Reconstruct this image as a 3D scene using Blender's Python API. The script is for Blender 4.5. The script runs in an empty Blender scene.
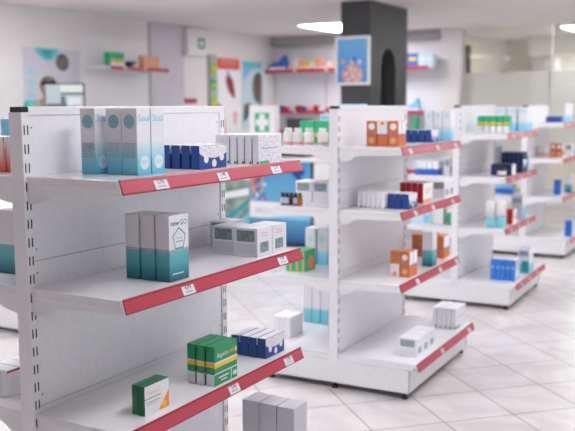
import bpy, bmesh, math, random
from mathutils import Vector, Matrix
random.seed(7)
S = bpy.context.scene
C = S.collection
R = math.radians

# ------------------------------------------------------------------ materials
MATS = {}
def mat(name, col, rough=0.5, metal=0.0, emit=0.0, coat=0.0, spec=0.5):
    if name in MATS: return MATS[name]
    m = bpy.data.materials.new(name); m.use_nodes = True
    b = m.node_tree.nodes['Principled BSDF']
    b.inputs['Base Color'].default_value = (*col, 1)
    b.inputs['Roughness'].default_value = rough
    b.inputs['Metallic'].default_value = metal
    b.inputs['Specular IOR Level'].default_value = spec
    b.inputs['Coat Weight'].default_value = coat
    if emit:
        b.inputs['Emission Color'].default_value = (*col, 1)
        b.inputs['Emission Strength'].default_value = emit
    MATS[name] = m
    return m

def ramp_mat(name, stops, rough=0.45, axis='Z'):
    """printed carton whose colour runs along its own height"""
    m = mat(name, (1, 1, 1), rough)
    nt = m.node_tree; N = nt.nodes; L = nt.links
    tc = N.new('ShaderNodeTexCoord'); sp = N.new('ShaderNodeSeparateXYZ'); cr = N.new('ShaderNodeValToRGB')
    L.new(tc.outputs['Generated'], sp.inputs[0]); L.new(sp.outputs[axis], cr.inputs[0])
    e = cr.color_ramp.elements
    while len(e) < len(stops): e.new(0.5)
    for k, (p, c) in enumerate(stops):
        e[k].position = p; e[k].color = (*c, 1)
    L.new(cr.outputs[0], N['Principled BSDF'].inputs['Base Color'])
    return m

def noisy(name, c1, c2, scale, rough=0.5, bump=0.0, detail=4, coord='Object', lo=0.35, hi=0.65, stretch=None):
    m = mat(name, c1, rough)
    nt = m.node_tree; N = nt.nodes; L = nt.links
    tc = N.new('ShaderNodeTexCoord'); nz = N.new('ShaderNodeTexNoise'); cr = N.new('ShaderNodeValToRGB')
    nz.inputs['Scale'].default_value = scale; nz.inputs['Detail'].default_value = detail
    if stretch:
        mp = N.new('ShaderNodeMapping'); mp.inputs['Scale'].default_value = stretch
        L.new(tc.outputs[coord], mp.inputs[0]); L.new(mp.outputs[0], nz.inputs['Vector'])
    else:
        L.new(tc.outputs[coord], nz.inputs['Vector'])
    L.new(nz.outputs['Fac'], cr.inputs[0])
    cr.color_ramp.elements[0].position = lo; cr.color_ramp.elements[0].color = (*c1, 1)
    cr.color_ramp.elements[1].position = hi; cr.color_ramp.elements[1].color = (*c2, 1)
    L.new(cr.outputs[0], N['Principled BSDF'].inputs['Base Color'])
    if bump:
        b = N.new('ShaderNodeBump'); b.inputs['Strength'].default_value = bump; b.inputs['Distance'].default_value = 0.002
        L.new(nz.outputs['Fac'], b.inputs['Height']); L.new(b.outputs[0], N['Principled BSDF'].inputs['Normal'])
    return m

WALL = noisy('wall_paint', (0.80, 0.775, 0.77), (0.83, 0.805, 0.80), 3.0, 0.85, 0.05)
WARM = noisy('warm_wall_paint', (0.80, 0.77, 0.72), (0.83, 0.80, 0.75), 3.0, 0.85, 0.05)
CREAM = noisy('cream_paint', (0.80, 0.75, 0.62), (0.84, 0.79, 0.66), 2.0, 0.6)
CEIL = noisy('ceiling_paint', (0.80, 0.76, 0.75), (0.83, 0.79, 0.78), 2.0, 0.9)
LILAC = noisy('lilac_grey_panel', (0.60, 0.58, 0.63), (0.64, 0.62, 0.67), 2.0, 0.5)
BAND = mat('grey_band', (0.42, 0.40, 0.42), 0.7)
STEEL = noisy('white_powder_coat', (0.79, 0.78, 0.81), (0.82, 0.81, 0.84), 40, 0.33, 0.01)
STEELD = noisy('white_shelf_coat', (0.78, 0.77, 0.80), (0.81, 0.80, 0.83), 40, 0.16, 0.01)
SEAM = mat('seam_gap', (0.36, 0.35, 0.37), 0.8)
SLOT = mat('slot_black', (0.012, 0.012, 0.018), 0.7)
BLACK = mat('black_plastic', (0.014, 0.014, 0.017), 0.4)
RED = mat('price_rail_red', (0.46, 0.026, 0.066), 0.28, coat=0.35)
RED.node_tree.nodes['Principled BSDF'].inputs['Coat Roughness'].default_value = 0.30; RED.node_tree.nodes['Principled BSDF'].inputs['Coat IOR'].default_value = 1.7
REDD = mat('price_rail_dark_red', (0.30, 0.008, 0.025), 0.3)
PAPER = mat('tag_paper', (0.70, 0.67, 0.72), 0.6)
INK = mat('ink', (0.03, 0.03, 0.04), 0.6)
INKG = mat('grey_ink', (0.30, 0.29, 0.33), 0.6)
WHITE = mat('white_card', (0.72, 0.71, 0.745), 0.5)
WHITEP = mat('white_plastic', (0.82, 0.81, 0.82), 0.35)
NAVY = mat('navy_card', (0.010, 0.055, 0.25), 0.4)
AZURE = mat('azure_card', (0.03, 0.20, 0.70), 0.4)
NAVYD = mat('dark_navy_card', (0.008, 0.022, 0.085), 0.4)
GREEN = mat('green_card', (0.015, 0.27, 0.11), 0.42)
GREEND = mat('dark_green_card', (0.008, 0.13, 0.055), 0.42)
GREENB = mat('bright_green_card', (0.03, 0.45, 0.20), 0.45)
YELL = mat('yellow_print', (0.80, 0.52, 0.02), 0.45)
ORNG = mat('orange_card', (0.62, 0.18, 0.055), 0.45)
ORNGB = mat('bright_orange_print', (0.85, 0.25, 0.05), 0.45)
ORNGL = mat('light_orange_print', (0.80, 0.38, 0.20), 0.45)
REDC = mat('red_card', (0.40, 0.008, 0.014), 0.4)
PINK = mat('pink_print', (0.75, 0.35, 0.34), 0.5)
BLUE = mat('blue_card', (0.025, 0.14, 0.55), 0.4)
SKYB = mat('sky_blue_print', (0.22, 0.55, 0.80), 0.45)
PALEB = mat('pale_blue_print', (0.55, 0.75, 0.86), 0.45)
TEALC = mat('teal_print', (0.02, 0.32, 0.38), 0.42)
TEALL = mat('light_teal_print', (0.16, 0.56, 0.66), 0.42)
SOULC = mat('dusty_teal_print', (0.22, 0.46, 0.55), 0.45)
LINES = mat('grey_print', (0.22, 0.34, 0.42), 0.5)
PHOTO = noisy('grey_photo_print', (0.10, 0.16, 0.18), (0.24, 0.32, 0.33), 60, 0.35)
MOTT = noisy('mottled_grey_print', (0.50, 0.50, 0.54), (0.70, 0.69, 0.72), 220, 0.5)
SQUIG = noisy('squiggle_print', (0.46, 0.46, 0.56), (0.74, 0.73, 0.77), 130, 0.5, lo=0.40, hi=0.50)
MIDT = mat('sea_teal_print', (0.05, 0.36, 0.42), 0.45)
SLIM = mat('slim_white_card', (0.83, 0.82, 0.86), 0.5)
SPECK = noisy('speckled_print', (0.12, 0.20, 0.22), (0.62, 0.62, 0.66), 330, 0.5)
GREYC = mat('grey_card', (0.55, 0.53, 0.57), 0.5)
AMBER = mat('amber_glass', (0.05, 0.015, 0.006), 0.12)
SOUL = ramp_mat('white_to_blue_print', [(0.0, (0.09, 0.42, 0.58)), (0.22, (0.20, 0.56, 0.70)), (0.52, (0.74, 0.735, 0.77)), (1.0, (0.74, 0.72, 0.75))])
NOWG = ramp_mat('white_over_teal_print', [(0.0, (0.010, 0.09, 0.12)), (0.12, (0.025, 0.20, 0.25)), (0.30, (0.09, 0.38, 0.44)), (0.455, (0.16, 0.45, 0.50)), (0.475, (0.72, 0.70, 0.73)), (1.0, (0.74, 0.72, 0.75))])
AQUA = ramp_mat('white_over_aqua_print', [(0.0, (0.16, 0.55, 0.66)), (0.36, (0.22, 0.62, 0.72)), (0.42, (0.80, 0.80, 0.82)), (1.0, (0.82, 0.81, 0.83))])
WBLUE = ramp_mat('white_over_sky_print', [(0.0, (0.20, 0.56, 0.84)), (0.30, (0.35, 0.66, 0.86)), (0.40, (0.78, 0.80, 0.84)), (1.0, (0.82, 0.81, 0.84))])
REDW = ramp_mat('white_over_red_print', [(0.0, (0.70, 0.05, 0.05)), (0.35, (0.78, 0.30, 0.28)), (0.75, (0.80, 0.78, 0.80)), (1.0, (0.82, 0.80, 0.82))])

# ------------------------------------------------------------------ mesh helpers
class MB:
    """collects shapes with materials and links them as ONE mesh object"""
    def __init__(s): s.bm = bmesh.new(); s.mats = []
    def mi(s, m):
        if m not in s.mats: s.mats.append(m)
        return s.mats.index(m)
    def face(s, pts, m, smooth=False):
        vs = [s.bm.verts.new(p) for p in pts]
        f = s.bm.faces.new(vs); f.material_index = s.mi(m); f.smooth = smooth
        return f
    def box(s, lo, hi, m, mats=None, bevel=0.0):
        """mats: dict face -> material for '-X','+X','-Y','+Y','-Z','+Z'"""
        x0, y0, z0 = lo; x1, y1, z1 = hi
        v = [s.bm.verts.new(p) for p in ((x0,y0,z0),(x1,y0,z0),(x1,y1,z0),(x0,y1,z0),(x0,y0,z1),(x1,y0,z1),(x1,y1,z1),(x0,y1,z1))]
        fs = []
        for k, q in (('-Z',(3,2,1,0)),('+Z',(4,5,6,7)),('-Y',(0,1,5,4)),('+X',(1,2,6,5)),('+Y',(2,3,7,6)),('-X',(3,0,4,7))):
            f = s.bm.faces.new([v[i] for i in q]); f.material_index = s.mi((mats or {}).get(k, m)); fs.append(f)
        if bevel:
            es = list({e for f in fs for e in f.edges})
            bmesh.ops.bevel(s.bm, geom=es, offset=bevel, segments=2, affect='EDGES', profile=0.5, clamp_overlap=True)
    def lathe(s, prof, m, cx=0, cy=0, n=20, smooth=True, caps=True):
        rings = []
        for r, z in prof:
            rings.append([s.bm.verts.new((cx + r*math.cos(2*math.pi*k/n), cy + r*math.sin(2*math.pi*k/n), z)) for k in range(n)])
        i = s.mi(m)
        for a, b in zip(rings, rings[1:]):
            for k in range(n):
                f = s.bm.faces.new((a[k], a[(k+1)%n], b[(k+1)%n], b[k])); f.material_index = i; f.smooth = smooth
        if caps:
            f = s.bm.faces.new(rings[0][::-1]); f.material_index = i
            f = s.bm.faces.new(rings[-1]); f.material_index = i
    def prism(s, poly, axis, a, b, m):
        """extrude a 2-D polygon (list of pairs) along axis from a to b"""
        def P(p, t):
            return {'X': (t, p[0], p[1]), 'Y': (p[0], t, p[1]), 'Z': (p[0], p[1], t)}[axis]
        A = [s.bm.verts.new(P(p, a)) for p in poly]; B = [s.bm.verts.new(P(p, b)) for p in poly]
        i = s.mi(m); n = len(poly); fs = [s.bm.faces.new(A), s.bm.faces.new(B[::-1])]
        for k in range(n): fs.append(s.bm.faces.new((A[k], B[k], B[(k+1)%n], A[(k+1)%n])))
        for f in fs: f.material_index = i
        bmesh.ops.recalc_face_normals(s.bm, faces=fs)
    def mesh(s, name):
        me = bpy.data.meshes.new(name); s.bm.to_mesh(me); s.bm.free()
        for m in s.mats: me.materials.append(m)
        return me
    def build(s, name, parent=None, loc=(0,0,0), rz=0.0):
        return link(name, s.mesh(name), parent, loc, rz)

def link(name, me, parent=None, loc=(0,0,0), rz=0.0):
    o = bpy.data.objects.new(name, me); C.objects.link(o)
    o.parent = parent; o.location = loc; o.rotation_euler = (0, 0, rz)
    return o
def empty(name, loc=(0,0,0), rz=0.0):
    return link(name, None, None, loc, rz)
USED = {}
def tag(o, label, cat, group=None):
    n = len(label.split())
    if not 4 <= n <= 16: print('LABEL LENGTH', n, label)
    if label in USED and not group: print('LABEL TWICE', label)
    USED[label] = o.name
    o['label'] = label; o['category'] = cat
    if group: o['group'] = group
    return o
def struct(o):
    o['kind'] = 'structure'; return o

_txt = {}
def text_geo(s):
    if s not in _txt:
        cu = bpy.data.curves.new('t', 'FONT'); cu.body = s; cu.resolution_u = 2; cu.offset = 0.008
        ob = bpy.data.objects.new('t', cu); C.objects.link(ob)
        dg = bpy.context.evaluated_depsgraph_get(); dg.update()
        me = bpy.data.meshes.new_from_object(ob.evaluated_get(dg))
        vs = [v.co.copy() for v in me.vertices]; ps = [tuple(p.vertices) for p in me.polygons]
        w = max((v.x for v in vs), default=1)
        bpy.data.objects.remove(ob); bpy.data.curves.remove(cu); bpy.data.meshes.remove(me)
        _txt[s] = (vs, ps, w)
    return _txt[s]

def face_map(face, wx, wy, h, e=0.0005):
    """(u, v) on a carton face -> point; the carton spans x -wx..0, y 0..wy, z 0..h"""
    return {'-Y': lambda u, v: (-wx+u, -e, v), '+X': lambda u, v: (e, u, v), '+Z': lambda u, v: (-wx+u, v, h+e),
            '-X': lambda u, v: (-wx-e, wy-u, v)}[face]
def rect(u0, v0, u1, v1): return [(u0,v0),(u1,v0),(u1,v1),(u0,v1)]
def ell(u, v, ru, rv=None, n=22):
    rv = rv or ru
    return [(u+ru*math.cos(2*math.pi*k/n), v+rv*math.sin(2*math.pi*k/n)) for k in range(n)]
def decal(mb, F, d):
    """d = (points, material) or ('text', string, u, v, width, material)"""
    if d[0] == 'text':
        _, s, u, v, w, m = d
        vs, ps, tw = text_geo(s); k = w / tw; i = mb.mi(m)
        bv = [mb.bm.verts.new(F(u+p.x*k, v+p.y*k)) for p in vs]
        for p in ps:
            try:
                f = mb.bm.faces.new([bv[q] for q in p]); f.material_index = i
            except ValueError: pass
    elif d[0] == 'ring':
        _, pts, inner, m = d; n = len(pts); i = mb.mi(m)
        a = [mb.bm.verts.new(F(*p)) for p in pts]; b = [mb.bm.verts.new(F(*p)) for p in inner]
        for k in range(n):
            f = mb.bm.faces.new((a[k], a[(k+1)%n], b[(k+1)%n], b[k])); f.material_index = i
    else:
        mb.face([F(*p) for p in d[0]], d[1])
def carton_mesh(name, wx, wy, h, m, mats=None, decals=(), flap=True):
    mb = MB(); mb.box((-wx, 0, 0), (0, wy, h), m, mats, bevel=min(0.0011, wx*0.05))
    lev = {}
    for d in decals:
        f = d[0]; lev[f] = lev.get(f, 0) + 1
        decal(mb, face_map(f, wx, wy, h, 0.0003 + 0.00015*lev[f]), d[1:])
    if flap:   # tuck-flap slit across the lid, by the short edge
        F = face_map('+Z', wx, wy, h, 0.0003)
        mb.face([F(*p) for p in rect(0.002, 0.002, wx-0.002, 0.003)], INKG)
    return mb.mesh(name)

# ------------------------------------------------------------------ camera
CAMH = 1.5053; YAW = R(29.7989); PIT = R(7.1696); ROL = R(-0.2872)
fw = Vector((-math.sin(YAW), math.cos(YAW), 0)); rt = Vector((math.cos(YAW), math.sin(YAW), 0)); up = Vector((0, 0, 1))
dv = fw*math.cos(PIT) - up*math.sin(PIT); vv = up*math.cos(PIT) + fw*math.sin(PIT)
cr_ = rt*math.cos(ROL) + vv*math.sin(ROL); cu_ = vv*math.cos(ROL) - rt*math.sin(ROL)
cd = bpy.data.cameras.new('camera'); cam = bpy.data.objects.new('camera', cd); C.objects.link(cam)
M = Matrix((cr_, cu_, -dv)).transposed().to_4x4(); M.translation = Vector((0, 0, CAMH))
cam.matrix_world = M
cd.sensor_width = 36; cd.lens = 862.68/575*36; cd.clip_start = 0.05; cd.clip_end = 60
cd.dof.use_dof = True; cd.dof.focus_distance = 2.75; cd.dof.aperture_fstop = 3.0
S.camera = cam

# ------------------------------------------------------------------ room shell
XL, XR, YN, YB, YF, HC = -7.8, 2.6, -3.2, 13.2, 17.0, 2.70
def slab(name, lo, hi, m, parent=None):
    mb = MB(); mb.box(lo, hi, m); o = mb.build(name, parent)
    return struct(o) if parent is None else o

def floor_material():
    m = mat('floor_tiles', (0.8, 0.8, 0.8), 0.2)
    nt = m.node_tree; N = nt.nodes; L = nt.links; P = N['Principled BSDF']
    tc = N.new('ShaderNodeTexCoord'); mp = N.new('ShaderNodeMapping')
    mp.inputs['Rotation'].default_value = (0, 0, R(-45.6)); mp.inputs['Location'].default_value = (0.055, 0.09, 0)
    br = N.new('ShaderNodeTexBrick'); br.offset = 0.0; br.squash = 1.0
    p = 0.372
    br.inputs['Scale'].default_value = 1.0; br.inputs['Mortar Size'].default_value = 0.005; br.inputs['Mortar Smooth'].default_value = 0.2
    br.inputs['Brick Width'].default_value = p; br.inputs['Row Height'].default_value = p
    br.inputs['Color1'].default_value = (0.69, 0.665, 0.665, 1); br.inputs['Color2'].default_value = (0.65, 0.625, 0.625, 1)
    br.inputs['Mortar'].default_value = (0.30, 0.265, 0.25, 1)
    nz = N.new('ShaderNodeTexNoise'); nz.inputs['Scale'].default_value = 2.2; nz.inputs['Detail'].default_value = 7; nz.inputs['Distortion'].default_value = 1.6
    cr = N.new('ShaderNodeValToRGB'); cr.color_ramp.elements[0].position = 0.38; cr.color_ramp.elements[1].position = 0.6
    cr.color_ramp.elements[0].color = (0.86, 0.85, 0.85, 1); cr.color_ramp.elements[1].color = (1, 1, 1, 1)
    mx = N.new('ShaderNodeMix'); mx.data_type = 'RGBA'; mx.blend_type = 'MULTIPLY'; mx.inputs[0].default_value = 1
    L.new(tc.outputs['Object'], mp.inputs[0]); L.new(mp.outputs[0], br.inputs['Vector']); L.new(tc.outputs['Object'], nz.inputs['Vector'])
    L.new(nz.outputs['Fac'], cr.inputs[0]); L.new(br.outputs['Color'], mx.inputs[6]); L.new(cr.outputs[0], mx.inputs[7])
    L.new(mx.outputs[2], P.inputs['Base Color'])
    bp = N.new('ShaderNodeBump'); bp.inputs['Strength'].default_value = 0.4; bp.inputs['Distance'].default_value = 0.002; bp.invert = True
    L.new(br.outputs['Fac'], bp.inputs['Height']); L.new(bp.outputs[0], P.inputs['Normal'])
    ma = N.new('ShaderNodeMath'); ma.operation = 'MULTIPLY_ADD'; ma.inputs[1].default_value = 0.5; ma.inputs[2].default_value = 0.26
    L.new(br.outputs['Fac'], ma.inputs[0]); L.new(ma.outputs[0], P.inputs['Roughness'])
    return m
slab('floor', (XL-0.2, YN-0.2, -0.1), (XR+0.2, YF+0.2, 0), floor_material())
slab('ceiling', (XL-0.2, YN-0.2, HC), (XR+0.2, YF+0.2, HC+0.1), CEIL)
slab('wall_left', (XL-0.2, YN, 0), (XL, YF, HC), WALL)
slab('wall_near', (XL, YN-0.2, 0), (XR, YN, HC), WALL)
slab('wall_back', (XL, YB, 0), (-4.44, YB+0.15, HC), WALL)
slab('wall_back_room', (-4.6, 16.4, 0), (XR, 16.55, HC), WARM)
slab('wall_back_room_side', (-4.75, YB+0.15, 0), (-4.6, 16.55, HC), WARM)
# shop-front wall with daylight windows on the aisle side
mb = MB()
mb.box((XR, YN, 0), (XR+0.2, YF, 0.25), WALL); mb.box((XR, YN, 2.55), (XR+0.2, YF, HC), WALL)
ys = [0.2 + 2.6*k for k in range(6)]
prev = YN
for y in ys:
    mb.box((XR, prev, 0.25), (XR+0.2, y, 2.55), WALL); prev = y + 2.2
mb.box((XR, prev, 0.25), (XR+0.2, YF, 2.55), WALL)
struct(mb.build('wall_right'))
GLASS = mat('clear_glass', (0.92, 0.97, 0.95), 0.0)
gb = GLASS.node_tree; gN = gb.nodes; gL = gb.links
tr = gN.new('ShaderNodeBsdfTransparent'); tr.inputs[0].default_value = (0.93, 0.96, 0.94, 1)
gl = gN.new('ShaderNodeBsdfGlossy'); gl.inputs['Roughness'].default_value = 0.02
fr = gN.new('ShaderNodeFresnel'); fr.inputs[0].default_value = 1.45; mx = gN.new('ShaderNodeMixShader')
gL.new(fr.outputs[0], mx.inputs[0]); gL.new(tr.outputs[0], mx.inputs[1]); gL.new(gl.outputs[0], mx.inputs[2])
gL.new(mx.outputs[0], gN['Material Output'].inputs[0])
FROST = mat('frosted_glass', (0.80, 0.80, 0.77), 0.5)
gN = FROST.node_tree.nodes; gL = FROST.node_tree.links
tr = gN.new('ShaderNodeBsdfTransparent'); tr.inputs[0].default_value = (0.95, 0.96, 0.95, 1)
tl = gN.new('ShaderNodeBsdfTranslucent'); tl.inputs[0].default_value = (0.74, 0.75, 0.71, 1)
m1 = gN.new('ShaderNodeMixShader'); m1.inputs[0].default_value = 0.45
m2 = gN.new('ShaderNodeMixShader'); m2.inputs[0].default_value = 0.30
gL.new(gN['Principled BSDF'].outputs[0], m1.inputs[1]); gL.new(tl.outputs[0], m1.inputs[2])
gL.new(m1.outputs[0], m2.inputs[1]); gL.new(tr.outputs[0], m2.inputs[2]); gL.new(m2.outputs[0], gN['Material Output'].inputs[0])
for k, y in enumerate(ys[:6]):
    w = empty('window_%d' % (k+2), (XR+0.1, y, 0.25)); struct(w)
    mb = MB(); f = 0.05
    mb.box((-0.04, 0, 0), (0.04, 2.2, f), BLACK); mb.box((-0.04, 0, 2.3-f), (0.04, 2.2, 2.3), BLACK)
    mb.box((-0.04, 0, 0), (0.04, f, 2.3), BLACK); mb.box((-0.04, 2.2-f, 0), (0.04, 2.2, 2.3), BLACK)
    mb.build('window_frame', w)
    mb = MB(); mb.face([(0,f,f),(0,2.2-f,f),(0,2.2-f,2.3-f),(0,f,2.3-f)], GLASS); mb.build('window_pane', w)

# glazed partition at the back right: cream kick wall, frosted band, clear glass above
slab('wall_partition', (-4.44, YB, 0), (XR, YB+0.1, 0.75), CREAM)
slab('baseboard_partition', (-4.44, YB-0.015, 0), (XR, YB, 0.09), WALL)
slab('trim_1', (-4.72, YB-0.12, 0), (-4.415, YB+0.12, HC), WALL)
w = empty('window_1', (0, YB+0.05, 0.75)); struct(w)
ALU = mat('brushed_aluminium', (0.76, 0.76, 0.73), 0.4, 0.1)
for x in (-4.40, -3.05, -1.7, -0.35, 1.0):
    mb = MB(); mb.box((x-0.012, -0.02, 0), (x+0.012, 0.02, HC-0.75), ALU); mb.build('mullion', w)
mb = MB(); mb.face([(-4.42,0,1.27),(XR,0,1.27),(XR,0,HC-0.75),(-4.42,0,HC-0.75)], GLASS); mb.build('clear_pane', w)
mb = MB(); mb.box((-4.42,-0.006,0),(XR,0.006,1.27), FROST); mb.build('frosted_pane', w)
# what the clear glass shows of the room behind
d = empty('door_1', (-4.59, 13.56, 0)); struct(d)
mb = MB(); mb.box((0,0,0),(0.05,0.10,2.58), CREAM); mb.box((0,0.52,0),(0.045,1.0,2.49), CREAM); mb.box((0,0,2.49),(0.05,1.0,2.58), CREAM); mb.build('door_frame', d)
mb = MB(); mb.box((0.005,0.10,0),(0.02,0.52,2.49), BLACK); mb.build('doorway_shade_sheet', d)  # black sheet on the wall, painting the dark inside the doorway
slab('trim_2', (-3.9, 15.2, 2.36), (XR, 15.6, HC), WARM)
slab('trim_3', (-4.0, 15.9, 0), (-3.6, 16.39, 2.36), WALL)
# ------- wall trim at the back and left
slab('trim_4', (XL, YB-0.14, 2.56), (-4.73, YB, HC), BAND)
slab('trim_5', (XL, 9.72, 0), (XL+0.03, 10.5, HC), LILAC)
slab('baseboard_left', (XL, YN, 0), (XL+0.015, 9.7, 0.09), WALL)

# ceiling lamps
LAMP = mat('lamp_diffuser', (0.97, 0.965, 1.0), 0.5, emit=14.0)
def lamp(x, y, sx, sy, label):
    o = empty('ceiling_light', (x, y, HC)); tag(o, label, 'ceiling light', 'flat ceiling lights')
    mb = MB(); t = 0.02
    mb.box((-sx/2,-sy/2,-0.03),(sx/2,-sy/2+t,0),WHITEP); mb.box((-sx/2,sy/2-t,-0.03),(sx/2,sy/2,0),WHITEP)
    mb.box((-sx/2,-sy/2,-0.03),(-sx/2+t,sy/2,0),WHITEP); mb.box((sx/2-t,-sy/2,-0.03),(sx/2,sy/2,0),WHITEP)
    mb.build('lamp_frame', o)
    mb = MB(); mb.box((-sx/2+t,-sy/2+t,-0.022),(sx/2-t,sy/2-t,-0.002),LAMP); mb.build('diffuser', o)
lamp(-5.72, 11.75, 1.0, 1.3, 'square white ceiling light beside the dark pillar top')
lamp(-2.45, 13.82, 1.1, 0.85, 'white ceiling light behind the glass partition')
for x, y in ((-5.9, 1.65), (-5.9, 4.7), (-6.4, 6.3), (-4.6, 1.65), (-3.2, 2.3), (-3.2, 4.7), (-3.2, 7.3), (-1.3, 9.0), (-0.4, 2.3), (-0.4, 4.7), (-0.4, 7.0), (0.9, 10.6), (-2.6, 16.0), (-0.2, 15.0)):  # unseen lamps, added to light the shop and the back room
    lamp(x, y, 0.6, 1.2, 'added white ceiling light, unseen, put in to brighten the rooms')

# ------------------------------------------------------------------ gondola shelving
PW = 0.051; LEN = 1.0158; CAPZ = 1.506
def mirror(pts): return [(-PW - x, z) for x, z in pts]
MC = {}
def cached(key, fn):
    if key not in MC: MC[key] = fn()
    return MC[key]
def upright_mesh(y0):
    mb = MB(); y1 = y0 + 0.03
    mb.box((-PW, y0, 0.148), (0, y1, CAPZ-0.012 if y0 == 0 else 1.4850), STEEL, bevel=0.0015)
    z = 0.20
    while z < 1.46:
        for yy in (y0+0.009, y0+0.022):
            for x in (0.0003, -PW-0.0003):
                mb.face([(x, yy-0.0025, z), (x, yy+0.0025, z), (x, yy+0.0025, z+0.027), (x, yy-0.0025, z+0.027)], SLOT)
        z += 0.0535
    return mb.mesh('upright')
def cap_mesh(y0):
    mb = MB(); mb.box((-PW+0.004, y0+0.002, CAPZ-0.012), (-0.002, y0+0.03, CAPZ+0.004), BLACK, bevel=0.002); return mb.mesh('top_cap')
def panel_mesh(z0, z1):
    mb = MB(); mb.box((-PW+0.006, 0.03, z0+0.0012), (-0.006, LEN-0.03, z1-0.0012 if z1 < 1.2 else z1+0.001), STEEL, bevel=0.001)
    for yy in (0.042, LEN-0.042):
        for zz in (z0+0.035, z1-0.035):
            for x in (-0.0055, -PW+0.0055):
                mb.face([(x, yy+p[0], zz+p[1]) for p in ell(0, 0, 0.0028, n=10)], SLOT)
    if z1 < 1.2: mb.box((-PW+0.0095, 0.03, z1-0.0014), (-0.0095, LEN-0.03, z1+0.0014), SEAM)
    return mb.mesh('back_panel')
def sgn(side, x): return x if side > 0 else -PW - x
def shelf_mesh(side, d):
    """tray whose top is at z = 0"""
    mb = MB(); a, b = sorted((sgn(side, -0.004), sgn(side, d)))
    mb.box((a, 0.010, -0.022), (b, LEN-0.010, 0), STEELD, bevel=0.002)
    a, b = sorted((sgn(side, d-0.004), sgn(side, d)))
    mb.box((a, 0.010, -0.034), (b, LEN-0.010, -0.002), STEEL)
    return mb.mesh('shelf')
def bracket_mesh(side, d, y0):
    pr = [(0.002, -0.001), (d-0.001, -0.001), (d+0.012, -0.036), (d-0.02, -0.040), (0.105, -0.046), (0.088, -0.052)]
    pr += [(0.002+0.078*math.cos(t), -0.052-0.026*math.sin(t)) for t in [R(15*k) for k in range(1, 6)]] + [(0.002, -0.078)]
    if side < 0: pr = mirror(pr)
    mb = MB(); mb.prism(pr, 'Y', y0, y0+0.003, STEEL)
    for x, z in ((0.03, -0.012), (0.13, -0.012), (d-0.04, -0.014)):
        x = sgn(side, x); mb.face([(x+p[0], y0-0.0003, z+p[1]) for p in ell(0, 0, 0.0022, n=10)], SEAM)
    return mb.mesh('bracket')
def rail_mesh(side, d, e=0.0143, g=0.0369):
    mb = MB()
    P = [(d, 0.0), (d+0.003, 0.0012), (d+e+0.003, -g+0.001), (d+e, -g-0.001), (d+e-0.003, -g)]
    if side < 0: P = mirror(P)
    mb.prism(P, 'Y', 0.015, LEN-0.015, RED)
    Q = [(d-0.001, 0.0), (d+0.0035, 0.0030), (d+0.0065, -0.0030), (d+0.003, -0.004)]
    if side < 0: Q = mirror(Q)
    mb.prism(Q, 'Y', 0.015, LEN-0.015, REDD)
    Q = [(d+e-0.003, -g+0.002), (d+e+0.0035, -g+0.003), (d+e+0.004, -g-0.001), (d+e-0.002, -g-0.002)]
    if side < 0: Q = mirror(Q)
    mb.prism(Q, 'Y', 0.015, LEN-0.015, REDD)
    return mb.mesh('price_rail')
def tag_mesh(txt, w, e=0.0143, g=0.0369):
    """paper slip in the rail; its centre top at the origin, runs down the sloping rail"""
    mb = MB(); k = 0.88
    def F(u, v, o=0.0): return (0.0045 + o + e*(1-v), u, -0.004 + -(g-0.007)*(1-v))
    mb.face([F(-w/2, 0), F(w/2, 0), F(w/2, 1), F(-w/2, 1)], PAPER)
    if txt:
        vs, ps, tw = text_geo(txt); s = w*0.5/tw
        bv = [mb.bm.verts.new(F(-w*0.25 + p.x*s, 0.48 + p.y*s/0.033, 0.0004)) for p in vs]; i = mb.mi(INK)
        for p in ps:
            try: mb.bm.faces.new([bv[q] for q in p]).material_index = i
            except ValueError: pass
    for a, b, v in ((-0.3, 0.3, 0.26),) if txt else ((-0.3, 0.3, 0.6), (-0.3, 0.2, 0.3)):
        mb.face([F(a*w, v-0.05, 0.0004), F(b*w, v-0.05, 0.0004), F(b*w, v+0.05, 0.0004), F(a*w, v+0.05, 0.0004)], INKG)
    return mb.mesh('price_tag')
BD = 0.403
def end_plinth_mesh(y0):
    mb = MB(); mb.box((-PW-BD, y0, 0.036), (BD, y0+0.006, 0.157), STEEL, bevel=0.0015); return mb.mesh('end_plinth')
def front_plinth_mesh(side):
    a, b = sorted((sgn(side, BD-0.022), sgn(side, BD)))
    mb = MB(); mb.box((a, 0.021, 0.036), (b, LEN-0.021, 0.157), STEEL, bevel=0.002)
    a, b = sorted((sgn(side, BD-0.024), sgn(side, BD-0.003)))
    mb.box((a, 0.0065, 0.036), (b, LEN-0.0065, 0.155), BLACK); return mb.mesh('front_plinth')
def deck_mesh(side):
    mb = MB(); a, b = sorted((sgn(side, -0.004), sgn(side, BD+0.036)))
    mb.box((a, 0.012, 0.172), (b, LEN-0.012, 0.192), STEELD, bevel=0.002)
    a, b = sorted((sgn(side, 0.0), sgn(side, BD+0.02)))
    mb.box((a, 0.004, 0.158), (b, LEN-0.004, 0.172), STEEL, bevel=0.002)
    return mb.mesh('base_deck')
def foot_mesh():
    mb = MB(); mb.lathe([(0.02, 0), (0.02, 0.008), (0.009, 0.012), (0.009, 0.036)], BLACK, n=14); return mb.mesh('foot')

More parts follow.
